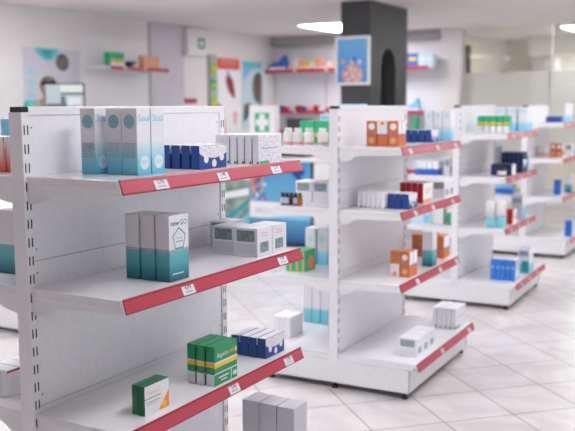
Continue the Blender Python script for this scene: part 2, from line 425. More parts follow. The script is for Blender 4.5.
GON = {1: (-1.8534, 1.7391, 0.0), 2: (-1.9978, 4.0161, R(1.4128)), 3: (-2.0887, 6.2294, R(1.4236)), 4: (-2.2062, 8.6509, R(1.42))}
SZ = {1: (1.313, 0.9894, 0.615, 0.192), 2: (1.2986, 0.9704, 0.5957, 0.192), 3: (1.3034, 0.9826, 0.5978, 0.192), 4: (1.336, 0.985, 0.600, 0.192)}
DEP = {1: 0.3342, 2: 0.3392, 3: 0.3461, 4: 0.3461}
TAGS = {1: {0: [(0.181, '5,95'), (0.491, '1,48'), (0.816, '2,99')], 1: [(0.298, '4,99'), (0.857, '7,99')], 2: [(0.537, '3,45'), (0.896, '1,95')], 3: []},
        2: {0: [(0.13, ''), (0.56, ''), (0.888, '')], 1: [(0.215, ''), (0.499, ''), (0.851, '')], 2: [(0.262, ''), (0.644, ''), (0.947, '')], 3: [(0.40, ''), (0.90, '')]},
        3: {k: [(0.18, ''), (0.45, ''), (0.72, '')] for k in range(4)}, 4: {k: [(0.2, ''), (0.6, '')] for k in range(4)}}
GLAB = {1: 'white double-sided shelf unit with red price rails, nearest one filling the foreground',
        2: 'white double-sided shelf unit with red price rails, second one, standing before the dark pillar',
        3: 'white double-sided shelf unit with red price rails, third along the aisle',
        4: 'white double-sided shelf unit with red price rails, farthest along the aisle'}
def gondola(i):
    x, y, rz = GON[i]; d = DEP[i]
    g = empty('shelf_unit', (x, y, 0), rz); tag(g, GLAB[i], 'shelf unit', 'shelf units along the aisle')
    for y0 in (0.0, LEN-0.03):
        u = link('upright', cached(('up', y0), lambda: upright_mesh(y0)), g)
        if y0 == 0.0: link('top_cap', cached(('cap', y0), lambda: cap_mesh(y0)), u)
    zs = [0.19, 0.63, 1.065, 1.4855]
    for a, b in zip(zs, zs[1:]): link('back_panel', cached(('pan', a), lambda: panel_mesh(a, b)), g)
    mb = None
    def strip():
        m = MB(); m.box((-PW+0.002, 0.03, 1.4852), (-0.002, LEN, CAPZ+0.004), STEEL, bevel=0.002); return m.mesh('top_strip')
    link('top_strip', cached('strip', strip), g)
    for y0 in (0.0, LEN-0.006): link('end_plinth', cached(('ep', y0), lambda: end_plinth_mesh(y0)), g)
    for sd in (1, -1):
        link('front_plinth', cached(('fp', sd), lambda: front_plinth_mesh(sd)), g)
        dk = link('base_deck', cached(('dk', sd), lambda: deck_mesh(sd)), g)
        if sd > 0:
            rl = link('price_rail', cached(('rl', sd, 'deck'), lambda: rail_mesh(sd, BD+0.036)), dk, (0, 0, 0.192)); rl['label'] = 'red price rail'
        for k in range(3):
            sh = link('shelf', cached(('sh', sd, d), lambda: shelf_mesh(sd, d)), g, (0, 0, SZ[i][k]))
            for y0 in (0.011, LEN-0.014): link('bracket', cached(('br', sd, d, y0), lambda: bracket_mesh(sd, d, y0)), sh)
            if sd > 0:
                rl = link('price_rail', cached(('rl', sd, d), lambda: rail_mesh(sd, d)), sh); rl['label'] = 'red price rail'
                for yy, t in TAGS[i][k]:
                    q = link('price_tag', cached(('tg', t), lambda: tag_mesh(t, 0.060 if t else 0.042)), sh, (d, yy, 0)); q['label'] = 'white paper price tag'
        if sd > 0:
            for yy, t in TAGS[i][3]:
                q = link('price_tag', cached(('tg', t), lambda: tag_mesh(t, 0.042)), dk, (BD+0.036, yy, 0.192)); q['label'] = 'white paper price tag'
    for xx in (-PW-BD+0.035, -PW/2, BD-0.03):
        for yy in (0.03, LEN-0.03): link('foot', cached('foot', foot_mesh), g, (xx, yy, 0))
for i in (1, 2, 3, 4): gondola(i)

# ------------------------------------------------------------------ products on the shelves
UNIT = {1: 'front', 2: 'second', 3: 'third', 4: 'farthest'}
SHELF = ['top shelf', 'middle shelf', 'lower shelf', 'base']
def at(g, x, y, z):
    gx, gy, rz = GON[g]; c, s = math.cos(rz), math.sin(rz)
    return (gx + c*x - s*y, gy + s*x + c*y, z)
def put(name, me, g, s, x, y, label, cat='medicine box', group=None, rz=0.0):
    o = link(name, me, None, at(g, x, y, SZ[g][s] + 0.0004), GON[g][2] + R(rz))
    return tag(o, label, cat, group)
def ordinal(k, n, far='back panel', near='aisle'):
    """k = 0 next to the aisle"""
    if n == 1: return ''
    if k == 0: return 'nearest the ' + near
    if k == n-1: return 'nearest the ' + far
    return ('second', 'third', 'fourth', 'fifth', 'sixth', 'seventh')[k-1] + ' from the ' + near
def row(name, me, g, s, x, y, wx, n, desc, where, group, gap=0.003, cat='medicine box', jit=0.5, far='back panel', near='aisle'):
    """n boxes side by side, from the aisle end towards the back panel"""
    for k in range(n):
        lab = ', '.join(t for t in (desc, ordinal(k, n, far, near), where) if t)
        put(name, me, g, s, x - k*(wx+gap), y + random.uniform(-0.002, 0.002), lab, cat, group, random.uniform(-jit, jit))

# --- product meshes
def sunscreen(wx=0.056, wy=0.060, h=0.191, full=True):
    D = [('-Y', ell(wx*0.5, h*0.80, wx*0.36), SOULC)]
    if full:
        D += [('-Y', rect(wx*0.14, h*0.795, wx*0.86, h*0.805), LINES), ('-Y', rect(wx*0.49, h*0.70, wx*0.51, h*0.90), LINES)]
        for k in range(9):
            v = h*(0.26 + 0.026*k); D.append(('-Y', rect(wx*0.08, v, wx*(0.92 - 0.1*(k % 3 == 0)), v+h*0.009), LINES))
        D += [('+X', ('text'), 'Soul', wy*0.10, h*0.80, wy*0.82, TEALL), ('+X', rect(wy*0.1, h*0.765, wy*0.7, h*0.775), PALEB)]
    D += [('+X', ell(wy*0.52, h*0.185, wy*0.33, h*0.105), WHITE)]
    if full: D += [('+X', 'text', '50+', wy*0.28, h*0.155, wy*0.48, SKYB)]
    return carton_mesh('sunscreen_box', wx, wy, h, SOUL, {'+Z': WHITE}, D)
def scallop(wx, wy, h):
    top = [(0, h*0.985), (0, h*0.66), (wy*0.10, h*0.58), (wy*0.18, h*0.50), (wy*0.30, h*0.50), (wy*0.42, h*0.46), (wy*0.56, h*0.44), (wy*0.70, h*0.48), (wy*0.78, h*0.55), (wy*0.90, h*0.58), (wy, h*0.66), (wy, h*0.985)]
    D = [('+X', top, SQUIG)]
    for u, v in ((0.24, 0.42), (0.53, 0.22), (0.81, 0.47)): D.append(('+X', ell(wy*u, h*v, wy*0.085, h*0.17), WHITE))
    return carton_mesh('plaster_box', wx, wy, h, NAVY, {'+Z': WHITE}, D)
def floral(wx, wy, h):
    D = [('+X', rect(0.003, 0.003, wy-0.003, h-0.003), SQUIG), ('+X', rect(wy*0.02, 0.001, wy*0.45, h*0.11), GREENB), ('+X', 'text', 'Med', wy*0.12, h*0.03, wy*0.16, WHITE),
         ('+X', rect(wy*0.10, h*0.52, wy*0.82, h*0.55), INKG), ('-Y', rect(wx*0.1, h*0.14, wx*0.9, h*0.155), PALEB), ('-Y', rect(wx*0.72, 0.001, wx*0.99, h*0.09), GREEND)]
    return carton_mesh('powder_sachet_box', wx, wy, h, SLIM, None, [d for d in D if 'Med' not in d])
def nowgo(wx, wy, h, full=True):
    D = []
    if full:
        pent = lambda r: [(wy*0.50 + r*math.sin(2*math.pi*k/5), h*0.635 + r*1.05*math.cos(2*math.pi*k/5)) for k in range(5)]
        D += [('+X', 'text', 'now', wy*0.07, h*0.845, wy*0.44, INK), ('+X', 'text', 'GO', wy*0.54, h*0.845, wy*0.38, TEALC),
              ('+X', 'ring', pent(wy*0.37), pent(wy*0.315), MIDT), ('+X', rect(wy*0.34, h*0.645, wy*0.66, h*0.66), TEALL), ('+X', rect(wy*0.34, h*0.59, wy*0.68, h*0.605), LINES),
              ('+X', rect(wy*0.06, h*0.455, wy*0.8, h*0.47), LINES), ('+X', rect(wy*0.55, h*0.325, wy*0.95, h*0.332), TEALC), ('+X', rect(wy*0.1, h*0.30, wy*0.9, h*0.305), TEALC),
              ('+X', rect(wy*0.12, h*0.105, wy*0.68, h*0.125), PALEB)]
        D += [('-Y', rect(0.001, h*0.455, wx-0.001, h*0.495), SPECK), ('+X', rect(0.001, h*0.46, wy-0.001, h*0.49), SPECK)]
        for k in range(5): D.append(('-Y', rect(wx*0.1, h*(0.2+0.045*k), wx*0.9, h*(0.206+0.045*k)), TEALC))
    return carton_mesh('supplement_box', wx, wy, h, NOWG, {'+Z': WHITE}, D)
def device(wx, wy, h):
    D = [('-Y', rect(wx*0.11, h*0.53, wx*0.88, h*0.92), PHOTO), ('-Y', rect(wx*0.06, h*0.08, wx*0.94, h*0.46), MOTT),
         ('+X', rect(wy*0.18, h*0.14, wy*0.76, h*0.50), PHOTO), ('+X', rect(wy*0.25, h*0.80, wy*0.72, h*0.83), PINK), ('+X', rect(wy*0.25, h*0.70, wy*0.72, h*0.73), PINK), ('+X', rect(wy*0.30, h*0.60, wy*0.66, h*0.62), PALEB)]
    return carton_mesh('thermometer_box', wx, wy, h, WHITE, None, D)
def green_striped(wx, wy, h):
    D = [('-Y', rect(0, 0.001, wx, h*0.30), WHITE), ('-Y', rect(0, h*0.475, wx, h*0.59), YELL), ('-Y', rect(0, h*0.59, wx, h*0.615), WHITE),
         ('+X', rect(0, h*0.455, wy, h*0.56), YELL), ('+X', rect(0, h*0.56, wy, h*0.60), WHITE), ('+X', rect(0, h*0.29, wy, h*0.32), WHITE),
         ('+X', rect(wy*0.70, 0.002, wy*0.73, h*0.29), WHITE), ('+X', 'text', 'Aspirin', wy*0.10, h*0.70, wy*0.48, WHITE), ('+X', 'text', '-ORE', wy*0.58, h*0.71, wy*0.26, YELL), ('+X', ell(wy*0.93, h*0.75, wy*0.055, h*0.07), YELL),
         ('+X', rect(wy*0.16, h*0.17, wy*0.60, h*0.21), WHITE), ('+X', rect(wy*0.26, h*0.09, wy*0.52, h*0.125), WHITE), ('+X', rect(wy*0.79, h*0.09, wy*0.95, h*0.20), PALEB)]
    return carton_mesh('green_medicine_box', wx, wy, h, GREEN, None, D)
def vitamin(wx, wy, h):
    D = [('+X', rect(0.0015, 0.0, wy, h-0.002), WHITE), ('+X', 'text', 'Vitamin C', wy*0.08, h*0.66, wy*0.60, ORNGL), ('+X', rect(0.0015, h*0.53, wy*0.66, h*0.56), GREEN),
         ('+X', rect(wy*0.08, h*0.40, wy*0.66, h*0.43), INKG), ('+X', rect(wy*0.08, h*0.33, wy*0.5, h*0.35), INKG), ('+X', [(wy*0.55, 0.001), (wy, 0.001), (wy, h*0.60)], ORNGB), ('+X', ell(wy*0.80, h*0.16, wy*0.09, h*0.11), YELL)]
    return carton_mesh('vitamin_box', wx, wy, h, GREEND, None, D)
def orange(wx, wy, h, kind=0):
    M_ = {'+X': WHITE}
    D = [('-Y', rect(0, h*0.45, wx, h*0.48), BLUE), ('+X', rect(0, 0.001, wy, h*0.45), ORNG), ('+X', rect(0, h*0.45, wy, h*0.48), BLUE)]
    if kind == 0: D += [('-Y', ell(wx*0.5, h*0.77, wx*0.31), WHITE), ('-Y', ell(wx*0.5, h*0.22, wx*0.28), ORNGL)]
    if kind == 1: D += [('-Y', rect(0.001, h*0.48, wx-0.001, h*0.985), WHITE), ('-Y', ell(wx*0.5, h*0.90, wx*0.16), ORNGB)]
    if kind == 2: D += [('-Y', rect(0.001, 0.001, wx-0.001, h*0.50), WHITE), ('-Y', ell(wx*0.5, h*0.12, wx*0.18, h*0.09), ORNGB)]
    return carton_mesh('tablet_box', wx, wy, h, ORNG, M_, D)
def plain(name, wx, wy, h, m, mats=None, decals=()):
    return carton_mesh(name, wx, wy, h, m, mats, decals)

# ---- front unit, aisle side
m = sunscreen()
A = 'on the front unit top shelf'
put('sunscreen_box', m, 1, 0, 0.264, 0.180, 'white and blue sunscreen box at the front aisle corner of its cluster of four', 'sunscreen box', 'sunscreen boxes')
put('sunscreen_box', m, 1, 0, 0.201, 0.186, 'white and blue sunscreen box, middle of three box fronts on front unit top shelf', 'sunscreen box', 'sunscreen boxes')
put('sunscreen_box', m, 1, 0, 0.126, 0.160, 'white and blue sunscreen box standing apart, nearest the post on front unit top shelf', 'sunscreen box', 'sunscreen boxes', 1.0)
put('sunscreen_box', m, 1, 0, 0.264, 0.244, 'white and blue sunscreen box directly behind the corner one, showing only its printed side', 'sunscreen box', 'sunscreen boxes')
m = scallop(0.0315, 0.149, 0.074)
row('plaster_box', m, 1, 0, 0.287, 0.449, 0.0315, 4, 'navy box with white scalloped side', 'front unit top shelf', 'navy boxes on the front top shelf', 0.0068)
m = floral(0.024, 0.153, 0.100)
row('powder_sachet_box', m, 1, 0, 0.326, 0.737, 0.024, 6, 'white squiggle-printed slim box', 'front unit top shelf', 'white slim boxes on the front top shelf', 0.0065)
m = nowgo(0.051, 0.094, 0.198)
row('supplement_box', m, 1, 1, 0.302, 0.266, 0.051, 3, 'tall white over teal supplement box', 'front unit middle shelf', 'white and teal boxes on the front middle shelf', 0.0055)
m = device(0.094, 0.098, 0.100)
put('thermometer_box', m, 1, 1, 0.305, 0.755, 'white cube box with dark photo, front aisle corner of four on front middle shelf', 'medical device box', 'white photo boxes on the front middle shelf')
put('thermometer_box', m, 1, 1, 0.305, 0.857, 'white cube box with dark photo, right behind the front aisle corner one', 'medical device box', 'white photo boxes on the front middle shelf')
put('thermometer_box', m, 1, 1, 0.207, 0.762, 'white cube box with dark photo, front one nearer the back panel', 'medical device box', 'white photo boxes on the front middle shelf')
put('thermometer_box', m, 1, 1, 0.124, 0.864, 'white cube box with dark photo, half hidden at the rear nearest the back panel', 'medical device box', 'white photo boxes on the front middle shelf')
m = green_striped(0.032, 0.134, 0.130)
row('medicine_box', m, 1, 2, 0.319, 0.466, 0.032, 3, 'green medicine box with yellow stripe', 'front unit lower shelf', 'green boxes with yellow stripe', 0.006)
m = scallop(0.034, 0.130, 0.073)
row('plaster_box', m, 1, 2, 0.303, 0.807, 0.034, 4, 'navy box with white lid', 'front unit lower shelf', 'navy boxes on the front lower shelf', 0.003)
m = vitamin(0.022, 0.114, 0.089)
row('vitamin_box', m, 1, 2, 0.294, 0.145, 0.022, 2, 'dark green and white vitamin box', 'front unit lower shelf', 'vitamin boxes', 0.003)
m = plain('tissue_pack', 0.072, 0.10, 0.222, GREYC)
row('tissue_pack', m, 1, 3, 0.368, 0.895, 0.070, 3, 'pale grey pack', 'on the front unit base', 'grey packs on the front base', 0.006, 'tissue pack')

# ---- second unit, aisle side
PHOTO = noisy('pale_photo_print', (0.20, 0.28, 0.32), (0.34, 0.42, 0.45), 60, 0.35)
WHITE = mat('lit_white_card', (0.83, 0.82, 0.85), 0.5)  # lit copy of the white card: light missing on these units put into its colour
MOTT = noisy('lit_mottled_print', (0.70, 0.70, 0.74), (0.82, 0.81, 0.84), 220, 0.5)  # same mottled print lightened, the missing light put into the colour
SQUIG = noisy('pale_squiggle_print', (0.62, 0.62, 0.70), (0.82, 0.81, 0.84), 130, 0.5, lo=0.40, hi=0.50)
m0, m1, m2 = orange(0.058, 0.052, 0.132, 0), orange(0.058, 0.052, 0.132, 1), orange(0.058, 0.052, 0.132, 2)
Gp = 'orange boxes on the second top shelf'; W2 = 'second unit top shelf'
put('tablet_box', m0, 2, 0, 0.270, 0.164, 'orange box with white disc, nearest the aisle, second unit top shelf', 'medicine box', Gp)
put('tablet_box', m1, 2, 0, 0.209, 0.164, 'orange box with white upper half, middle of three fronts, second unit top shelf', 'medicine box', Gp)
put('tablet_box', m0, 2, 0, 0.148, 0.164, 'orange box with white disc, nearest the post, second unit top shelf', 'medicine box', Gp)
put('tablet_box', m0, 2, 0, 0.270, 0.220, 'orange and white box behind the aisle-end orange one, second unit top shelf', 'medicine box', Gp)
m = scallop(0.036, 0.124, 0.072)
row('plaster_box', m, 2, 0, 0.266, 0.691, 0.036, 4, 'navy box', 'behind the orange boxes, second unit top shelf', 'navy boxes on the second top shelf', 0.005)
PSOUL = ramp_mat('white_to_pale_blue_print', [(0.0, (0.22, 0.55, 0.74)), (0.25, (0.32, 0.63, 0.78)), (0.5, (0.78, 0.80, 0.83)), (1.0, (0.82, 0.81, 0.83))])
m = carton_mesh('sunscreen_box', 0.052, 0.060, 0.184, PSOUL, {'+Z': WHITE}, [('-Y', ell(0.026, 0.150, 0.017), PALEB)])
row('sunscreen_box', m, 2, 0, 0.315, 0.90, 0.052, 3, 'tall pale blue sunscreen box', 'second unit top shelf far end', 'sunscreen boxes on the second top shelf', 0.004, 'sunscreen box')
m = floral(0.023, 0.15, 0.085)
row('powder_sachet_box', m, 2, 1, 0.202, 0.150, 0.022, 6, 'slim white box', 'row by the post, second unit middle shelf', 'slim white boxes on the second middle shelf', 0.0045)
m = scallop(0.036, 0.129, 0.079)
row('plaster_box', m, 2, 1, 0.326, 0.176, 0.036, 3, 'navy box with white side', 'second unit middle shelf', 'navy boxes on the second middle shelf', 0.003)
m = plain('capsule_box', 0.031, 0.160, 0.111, REDC, {'+X': WHITE, '+Z': INKG}, [('+X', rect(0.03, 0.07, 0.13, 0.076), PINK), ('+X', rect(0.03, 0.055, 0.12, 0.06), PINK), ('+X', rect(0.0, 0.002, 0.15, 0.02), ORNGL)])
row('capsule_box', m, 2, 1, 0.299, 0.477, 0.031, 4, 'dark red box with white side', 'second unit middle shelf', 'red boxes on the second middle shelf', 0.004)
m = device(0.075, 0.088, 0.097)
put('thermometer_box', m, 2, 1, 0.315, 0.808, 'grey-white box with dark photo, front one, second unit middle shelf end', 'medical device box', 'photo boxes on the second middle shelf')
put('thermometer_box', m, 2, 1, 0.315, 0.899, 'grey-white box with dark photo, rear one, second unit middle shelf end', 'medical device box', 'photo boxes on the second middle shelf')
Gp = 'orange boxes on the second lower shelf'
o0, o2 = orange(0.053, 0.057, 0.137, 0), orange(0.053, 0.057, 0.137, 2)
put('tablet_box', o0, 2, 2, 0.313, 0.237, 'orange box with white disc, aisle-side front, second unit lower shelf', 'medicine box', Gp)
put('tablet_box', o2, 2, 2, 0.256, 0.237, 'orange box with white lower half, post side front, second unit lower shelf', 'medicine box', Gp)
put('tablet_box', o0, 2, 2, 0.313, 0.298, 'orange and white box behind the disc-fronted one, second unit lower shelf', 'medicine box', Gp)
put('supplement_box', nowgo(0.060, 0.079, 0.202, False), 2, 2, 0.319, 0.589, 'single tall white over teal box on second unit lower shelf', 'medicine box')
m = orange(0.049, 0.11, 0.134, 3)
row('tablet_box', m, 2, 2, 0.292, 0.880, 0.049, 4, 'plain orange box', 'behind the teal box, second unit lower shelf', 'orange boxes at the far end of second lower shelf', 0.002)
m = device(0.105, 0.094, 0.098)
for k, t in enumerate(('front', 'middle', 'rear')):
    put('thermometer_box', m, 2, 3, 0.396, 0.139 + 0.097*k, 'white box with grey photo, %s of three in line on second unit base' % t, 'medical device box', 'white photo boxes on the second base')
m = floral(0.025, 0.19, 0.122)
row('powder_sachet_box', m, 2, 3, 0.400, 0.795, 0.025, 5, 'tall slim grey-white box', 'far end of second unit base', 'slim boxes on the second base', 0.0045)

# ---- second unit, far side (towards the counter)
def bottle(body_m, cap_m, r, h, name, g, s, x, y, label, cat, group, band=None):
    mb = MB(); mb.lathe([(r*0.92, 0), (r, 0.004), (r, h*0.70), (r*0.9, h*0.76), (r*0.62, h*0.80), (r*0.62, h*0.82)], body_m, n=22)
    o = mb.build(name); o.location = at(g, x, y, SZ[g][s] + 0.0004); tag(o, label, cat, group)
    mb = MB(); mb.lathe([(r*0.74, h*0.79), (r*0.76, h*0.97), (r*0.70, h)], cap_m, n=22); mb.build('cap', o)
    if band:
        mb = MB(); mb.lathe([(r*1.012, h*0.14), (r*1.012, h*0.62)], band, n=22, caps=False); mb.build('paper_label', o)
    return o
LBL = mat('pill_label_paper', (0.80, 0.76, 0.77), 0.5); LBR = mat('pill_label_red', (0.72, 0.34, 0.33), 0.5); LBB = mat('blue_grey_label', (0.42, 0.50, 0.68), 0.5)
for k, (x, y, lab) in enumerate(((-0.33, 0.075, 'leftmost, partly covered'), (-0.27, 0.070, 'second from the outer end'), (-0.205, 0.075, 'third from the outer end'), (-0.135, 0.10, 'nearest the post'))):
    o = bottle(WHITEP, WHITEP, 0.027, 0.094, 'pill_bottle', 2, 0, x, y, 'white plastic pill bottle, %s, second unit far-side top shelf' % lab, 'pill bottle', 'white pill bottles', LBL)
    mb = MB(); mb.lathe([(0.0276, 0.006), (0.0276, 0.020)], LBR, n=22, caps=False); mb.build('red_band', o)
m = plain('gauze_box', 0.045, 0.12, 0.128, GREENB, None, [('-Y', rect(0.0, 0.04, 0.045, 0.06), YELL)])
row('gauze_box', m, 2, 0, -0.190, 0.30, 0.045, 4, 'bright green box', 'behind the white pill bottles', 'green boxes behind the pill bottles', 0.003, near='post', far='counter')
m = plain('compress_box', 0.19, 0.10, 0.165, PALEB, {'+X': WHITE}, [('-Y', rect(0.01, 0.13, 0.18, 0.15), SKYB)])
put('compress_box', m, 2, 0, -0.190, 0.56, 'large pale blue box rising behind the bright green boxes', 'medicine box')
for k in range(5):
    c = ('outermost', 'second from outer end', 'middle', 'fourth from outer end', 'nearest the post')[k]
    b_m = AMBER if k < 4 else mat('light_amber_glass', (0.40, 0.13, 0.02), 0.15)
    bottle(b_m, BLACK, 0.0135, 0.069, 'amber_bottle', 2, 1, -0.372 + 0.0265*k, 0.085, 'small dark amber bottle with black cap, %s of five' % c, 'bottle', 'small amber bottles', LBB if k in (0, 1, 3) else None)
m = device(0.10, 0.13, 0.118)
put('thermometer_box', m, 2, 1, -0.181, 0.267, 'white box with grey screen photo behind amber bottles, nearer the post', 'medical device box', 'white boxes behind amber bottles')
put('thermometer_box', m, 2, 1, -0.286, 0.262, 'white box with grey screen photo behind amber bottles, farther from the post', 'medical device box', 'white boxes behind amber bottles')
m = plain('herbal_tea_box', 0.036, 0.135, 0.118, GREENB, None, [('-Y', rect(0.024, 0.0, 0.034, 0.117), ORNGL), ('+X', ell(0.085, 0.045, 0.036, 0.040), ORNGB)])
row('herbal_tea_box', m, 2, 2, -0.255, 0.111, 0.036, 3, 'green box with orange stripe', 'second unit far-side lower shelf', 'green and orange boxes', 0.003, near='post', far='counter')
m = plain('infant_formula_box', 0.064, 0.09, 0.211, WBLUE, {'+Z': WHITE}, [('-Y', ell(0.032, 0.15, 0.018, 0.022), PALEB)])
put('infant_formula_box', m, 2, 2, -0.243, 0.376, 'tall white box with sky blue base, post side, far-side lower shelf', 'medicine box', 'white and sky blue boxes')
put('infant_formula_box', m, 2, 2, -0.311, 0.360, 'tall white box with sky blue base, outer one beside green boxes', 'medicine box', 'white and sky blue boxes')
m = plain('bandage_box', 0.034, 0.165, 0.122, WHITE, None, [('+X', rect(0.02, 0.02, 0.145, 0.10), MOTT)])
row('bandage_box', m, 2, 3, -0.374, 0.163, 0.034, 3, 'plain white box', 'on second unit far-side base', 'plain white boxes on the far-side base', 0.004, near='post', far='counter')
def tube_box(name, wx, wy, h, m, g, s, x, y, label, group=None):
    mb = MB(); mb.box((-wx, 0, 0), (0, wy, h*0.93), m, bevel=0.002)
    mb.prism([(-wx, h*0.93), (0, h*0.93), (-wx*0.25, h), (-wx*0.75, h)], 'Y', 0.002, wy-0.002, WHITE)
    return put(name, mb.mesh(name), g, s, x, y, label, 'carton', group)
for k, t in enumerate(('outermost', 'middle', 'nearest the post')):
    tube_box('lotion_carton', 0.054, 0.07, 0.232, AQUA, 2, 3, -0.430 + 0.058*k, 0.545, 'tall white over aqua lotion carton with gabled top, %s of three' % t, 'lotion cartons')

m = carton_mesh('gel_pack_box', 0.12, 0.10, 0.221, PALEB, {'+Z': WHITE})
put('gel_pack_box', m, 2, 0, -0.065, 0.44, 'pale box whose lid just tops the second unit back panel', 'medicine box')

# ---- third unit
m = carton_mesh('gauze_box', 0.044, 0.07, 0.128, GREENB, {'+Z': GREEN}, [('-Y', rect(0, 0.0005, 0.044, 0.052), WHITE), ('-Y', rect(0, 0.060, 0.044, 0.078), YELL), ('+X', rect(0, 0.0005, 0.07, 0.03), GREYC)])
row('gauze_box', m, 3, 0, 0.310, 0.228, 0.044, 5, 'green yellow white striped box', 'third unit top shelf', 'green boxes on the third top shelf', 0.006)
m = carton_mesh('baby_milk_box', 0.074, 0.16, 0.192, WBLUE, {'+Z': WHITE}, [('-Y', rect(0.006, 0.145, 0.068, 0.178), PALEB)])
row('baby_milk_box', m, 3, 0, 0.335, 0.70, 0.075, 3, 'tall white box with pale blue base', 'third unit top shelf', 'tall white boxes on the third top shelf', 0.012)
m = carton_mesh('diet_box', 0.16, 0.12, 0.083, NAVYD, {'+X': WHITE}, [('-Y', rect(0.02, 0.03, 0.14, 0.05), NAVY)])
put('diet_box', m, 3, 1, 0.338, 0.235, 'wide dark navy box lying behind the small jar on third unit', 'medicine box')
m = carton_mesh('omega_box', 0.031, 0.16, 0.158, NAVYD, {'+Z': NAVY}, [('+X', [(0.02, 0.10), (0.14, 0.10), (0.08, 0.03)], WHITE)])
row('omega_box', m, 3, 1, 0.339, 0.560, 0.031, 5, 'tall dark navy box', 'third unit middle shelf', 'tall navy boxes on the third middle shelf', 0.003)
o = bottle(AMBER, BLACK, 0.031, 0.062, 'cream_jar', 3, 1, 0.278, 0.175, 'small dark jar with pale label in front of navy boxes', 'jar', None, LBL)
m = carton_mesh('syrup_box', 0.05, 0.06, 0.20, WHITE, None, [('-Y', rect(0.005, 0.16, 0.045, 0.19), PALEB)])
put('syrup_box', m, 3, 1, 0.150, 0.62, 'tall white box beside the navy row nearest the back panel, third unit', 'medicine box')
m = carton_mesh('eye_drop_box', 0.05, 0.06, 0.11, SKYB, {'+X': PALEB}, [('-Y', rect(0.005, 0.06, 0.045, 0.10), WHITE)])
put('eye_drop_box', m, 3, 1, 0.335, 0.79, 'sky blue box at the far end of third unit middle shelf', 'medicine box')
def tube(g, s, x, y, r, h, label, group):
    mb = MB(); mb.lathe([(r*0.95, 0), (r, 0.004), (r, h*0.40)], TEALL, n=22); o = mb.build('lotion_bottle'); o.location = at(g, x, y, SZ[g][s]+0.0004); tag(o, label, 'lotion bottle', group)
    mb = MB(); mb.lathe([(r*1.005, h*0.40), (r*1.005, h*0.985), (r*0.94, h)], WHITEP, n=22); mb.build('cap', o); return o
tube(3, 2, 0.215, 0.115, 0.031, 0.203, 'white capped aqua lotion bottle, nearer the back panel, third unit', 'lotion bottles on the third unit')
tube(3, 2, 0.285, 0.150, 0.034, 0.203, 'white capped aqua lotion bottle, nearer the aisle, third unit', 'lotion bottles on the third unit')
m = carton_mesh('iron_box', 0.048, 0.12, 0.116, REDC, {'+X': WHITE}, [('+X', rect(0.02, 0.04, 0.10, 0.07), PINK)])
put('iron_box', m, 3, 2, 0.332, 0.330, 'small dark red box beside the aqua lotion bottles, third unit', 'medicine box')
m = carton_mesh('scale_box', 0.09, 0.13, 0.205, GREYC, {'+X': WHITE}, [('-Y', rect(0.01, 0.14, 0.08, 0.18), LINES), ('+X', rect(0.0, 0.0005, 0.13, 0.11), SKYB)])
put('scale_box', m, 3, 2, 0.340, 0.60, 'tall grey box with blue print behind the small red box', 'medical device box')
m = carton_mesh('mask_box', 0.034, 0.13, 0.161, AZURE, {'+Z': WHITE, '+X': GREYC}, [('+X', rect(0.01, 0.03, 0.12, 0.08), PALEB), ('-Y', rect(0.006, 0.09, 0.028, 0.11), SKYB)])
row('mask_box', m, 3, 3, 0.406, 0.146, 0.034, 5, 'bright blue slim box', 'on third unit base', 'blue boxes on the third base', 0.0045)
m = carton_mesh('supplement_box', 0.09, 0.14, 0.198, AQUA, {'+Z': GREYC}, [('-Y', rect(0.01, 0.14, 0.08, 0.18), LINES), ('-Y', rect(0.03, 0.01, 0.085, 0.10), TEALC)])
put('supplement_box', m, 3, 3, 0.428, 0.505, 'tall grey and teal box behind the blue boxes, third unit base', 'medicine box')
# third unit, far side
m = carton_mesh('plaster_box', 0.042, 0.10, 0.105, ramp_mat('white_over_blue_print', [(0.0, (0.02, 0.12, 0.50)), (0.42, (0.03, 0.16, 0.58)), (0.50, (0.80, 0.80, 0.83)), (1.0, (0.82, 0.81, 0.84))]), {'+Z': WHITE})
row('plaster_box', m, 3, 1, -0.175, 0.035, 0.042, 4, 'blue and white box', 'third unit far-side middle shelf', 'blue and white boxes on third far side', 0.005, near='post', far='counter')
m = carton_mesh('syringe_box', 0.07, 0.10, 0.118, WHITE, None, [('-Y', rect(0.02, 0.07, 0.055, 0.10), TEALL)])
row('syringe_box', m, 3, 1, -0.150, 0.19, 0.07, 2, 'white box with teal mark', 'third unit far-side middle shelf', 'white boxes on third far side', 0.004, near='post', far='counter')
put('thermometer_box', device(0.045, 0.10, 0.133), 3, 1, -0.090, 0.063, 'slim grey photo box by the post, third unit far-side middle shelf', 'medical device box')
m = carton_mesh('tissue_box', 0.145, 0.12, 0.088, PALEB, None, [('-Y', rect(0.10, 0.01, 0.14, 0.07), SKYB)])
put('tissue_box', m, 3, 2, -0.245, 0.061, 'wide pale blue box, third unit far-side lower shelf', 'tissue box')
m = carton_mesh('soap_box', 0.048, 0.10, 0.13, WHITE)
row('soap_box', m, 3, 2, -0.150, 0.106, 0.048, 2, 'plain white box beside pale blue one', 'third unit far side', 'white boxes on third far-side lower shelf', 0.004, near='post', far='counter')
m = carton_mesh('ointment_box', 0.032, 0.08, 0.09, GREENB)
put('ointment_box', m, 3, 2, -0.092, 0.12, 'small bright green box by the post, third unit far-side lower shelf', 'medicine box')
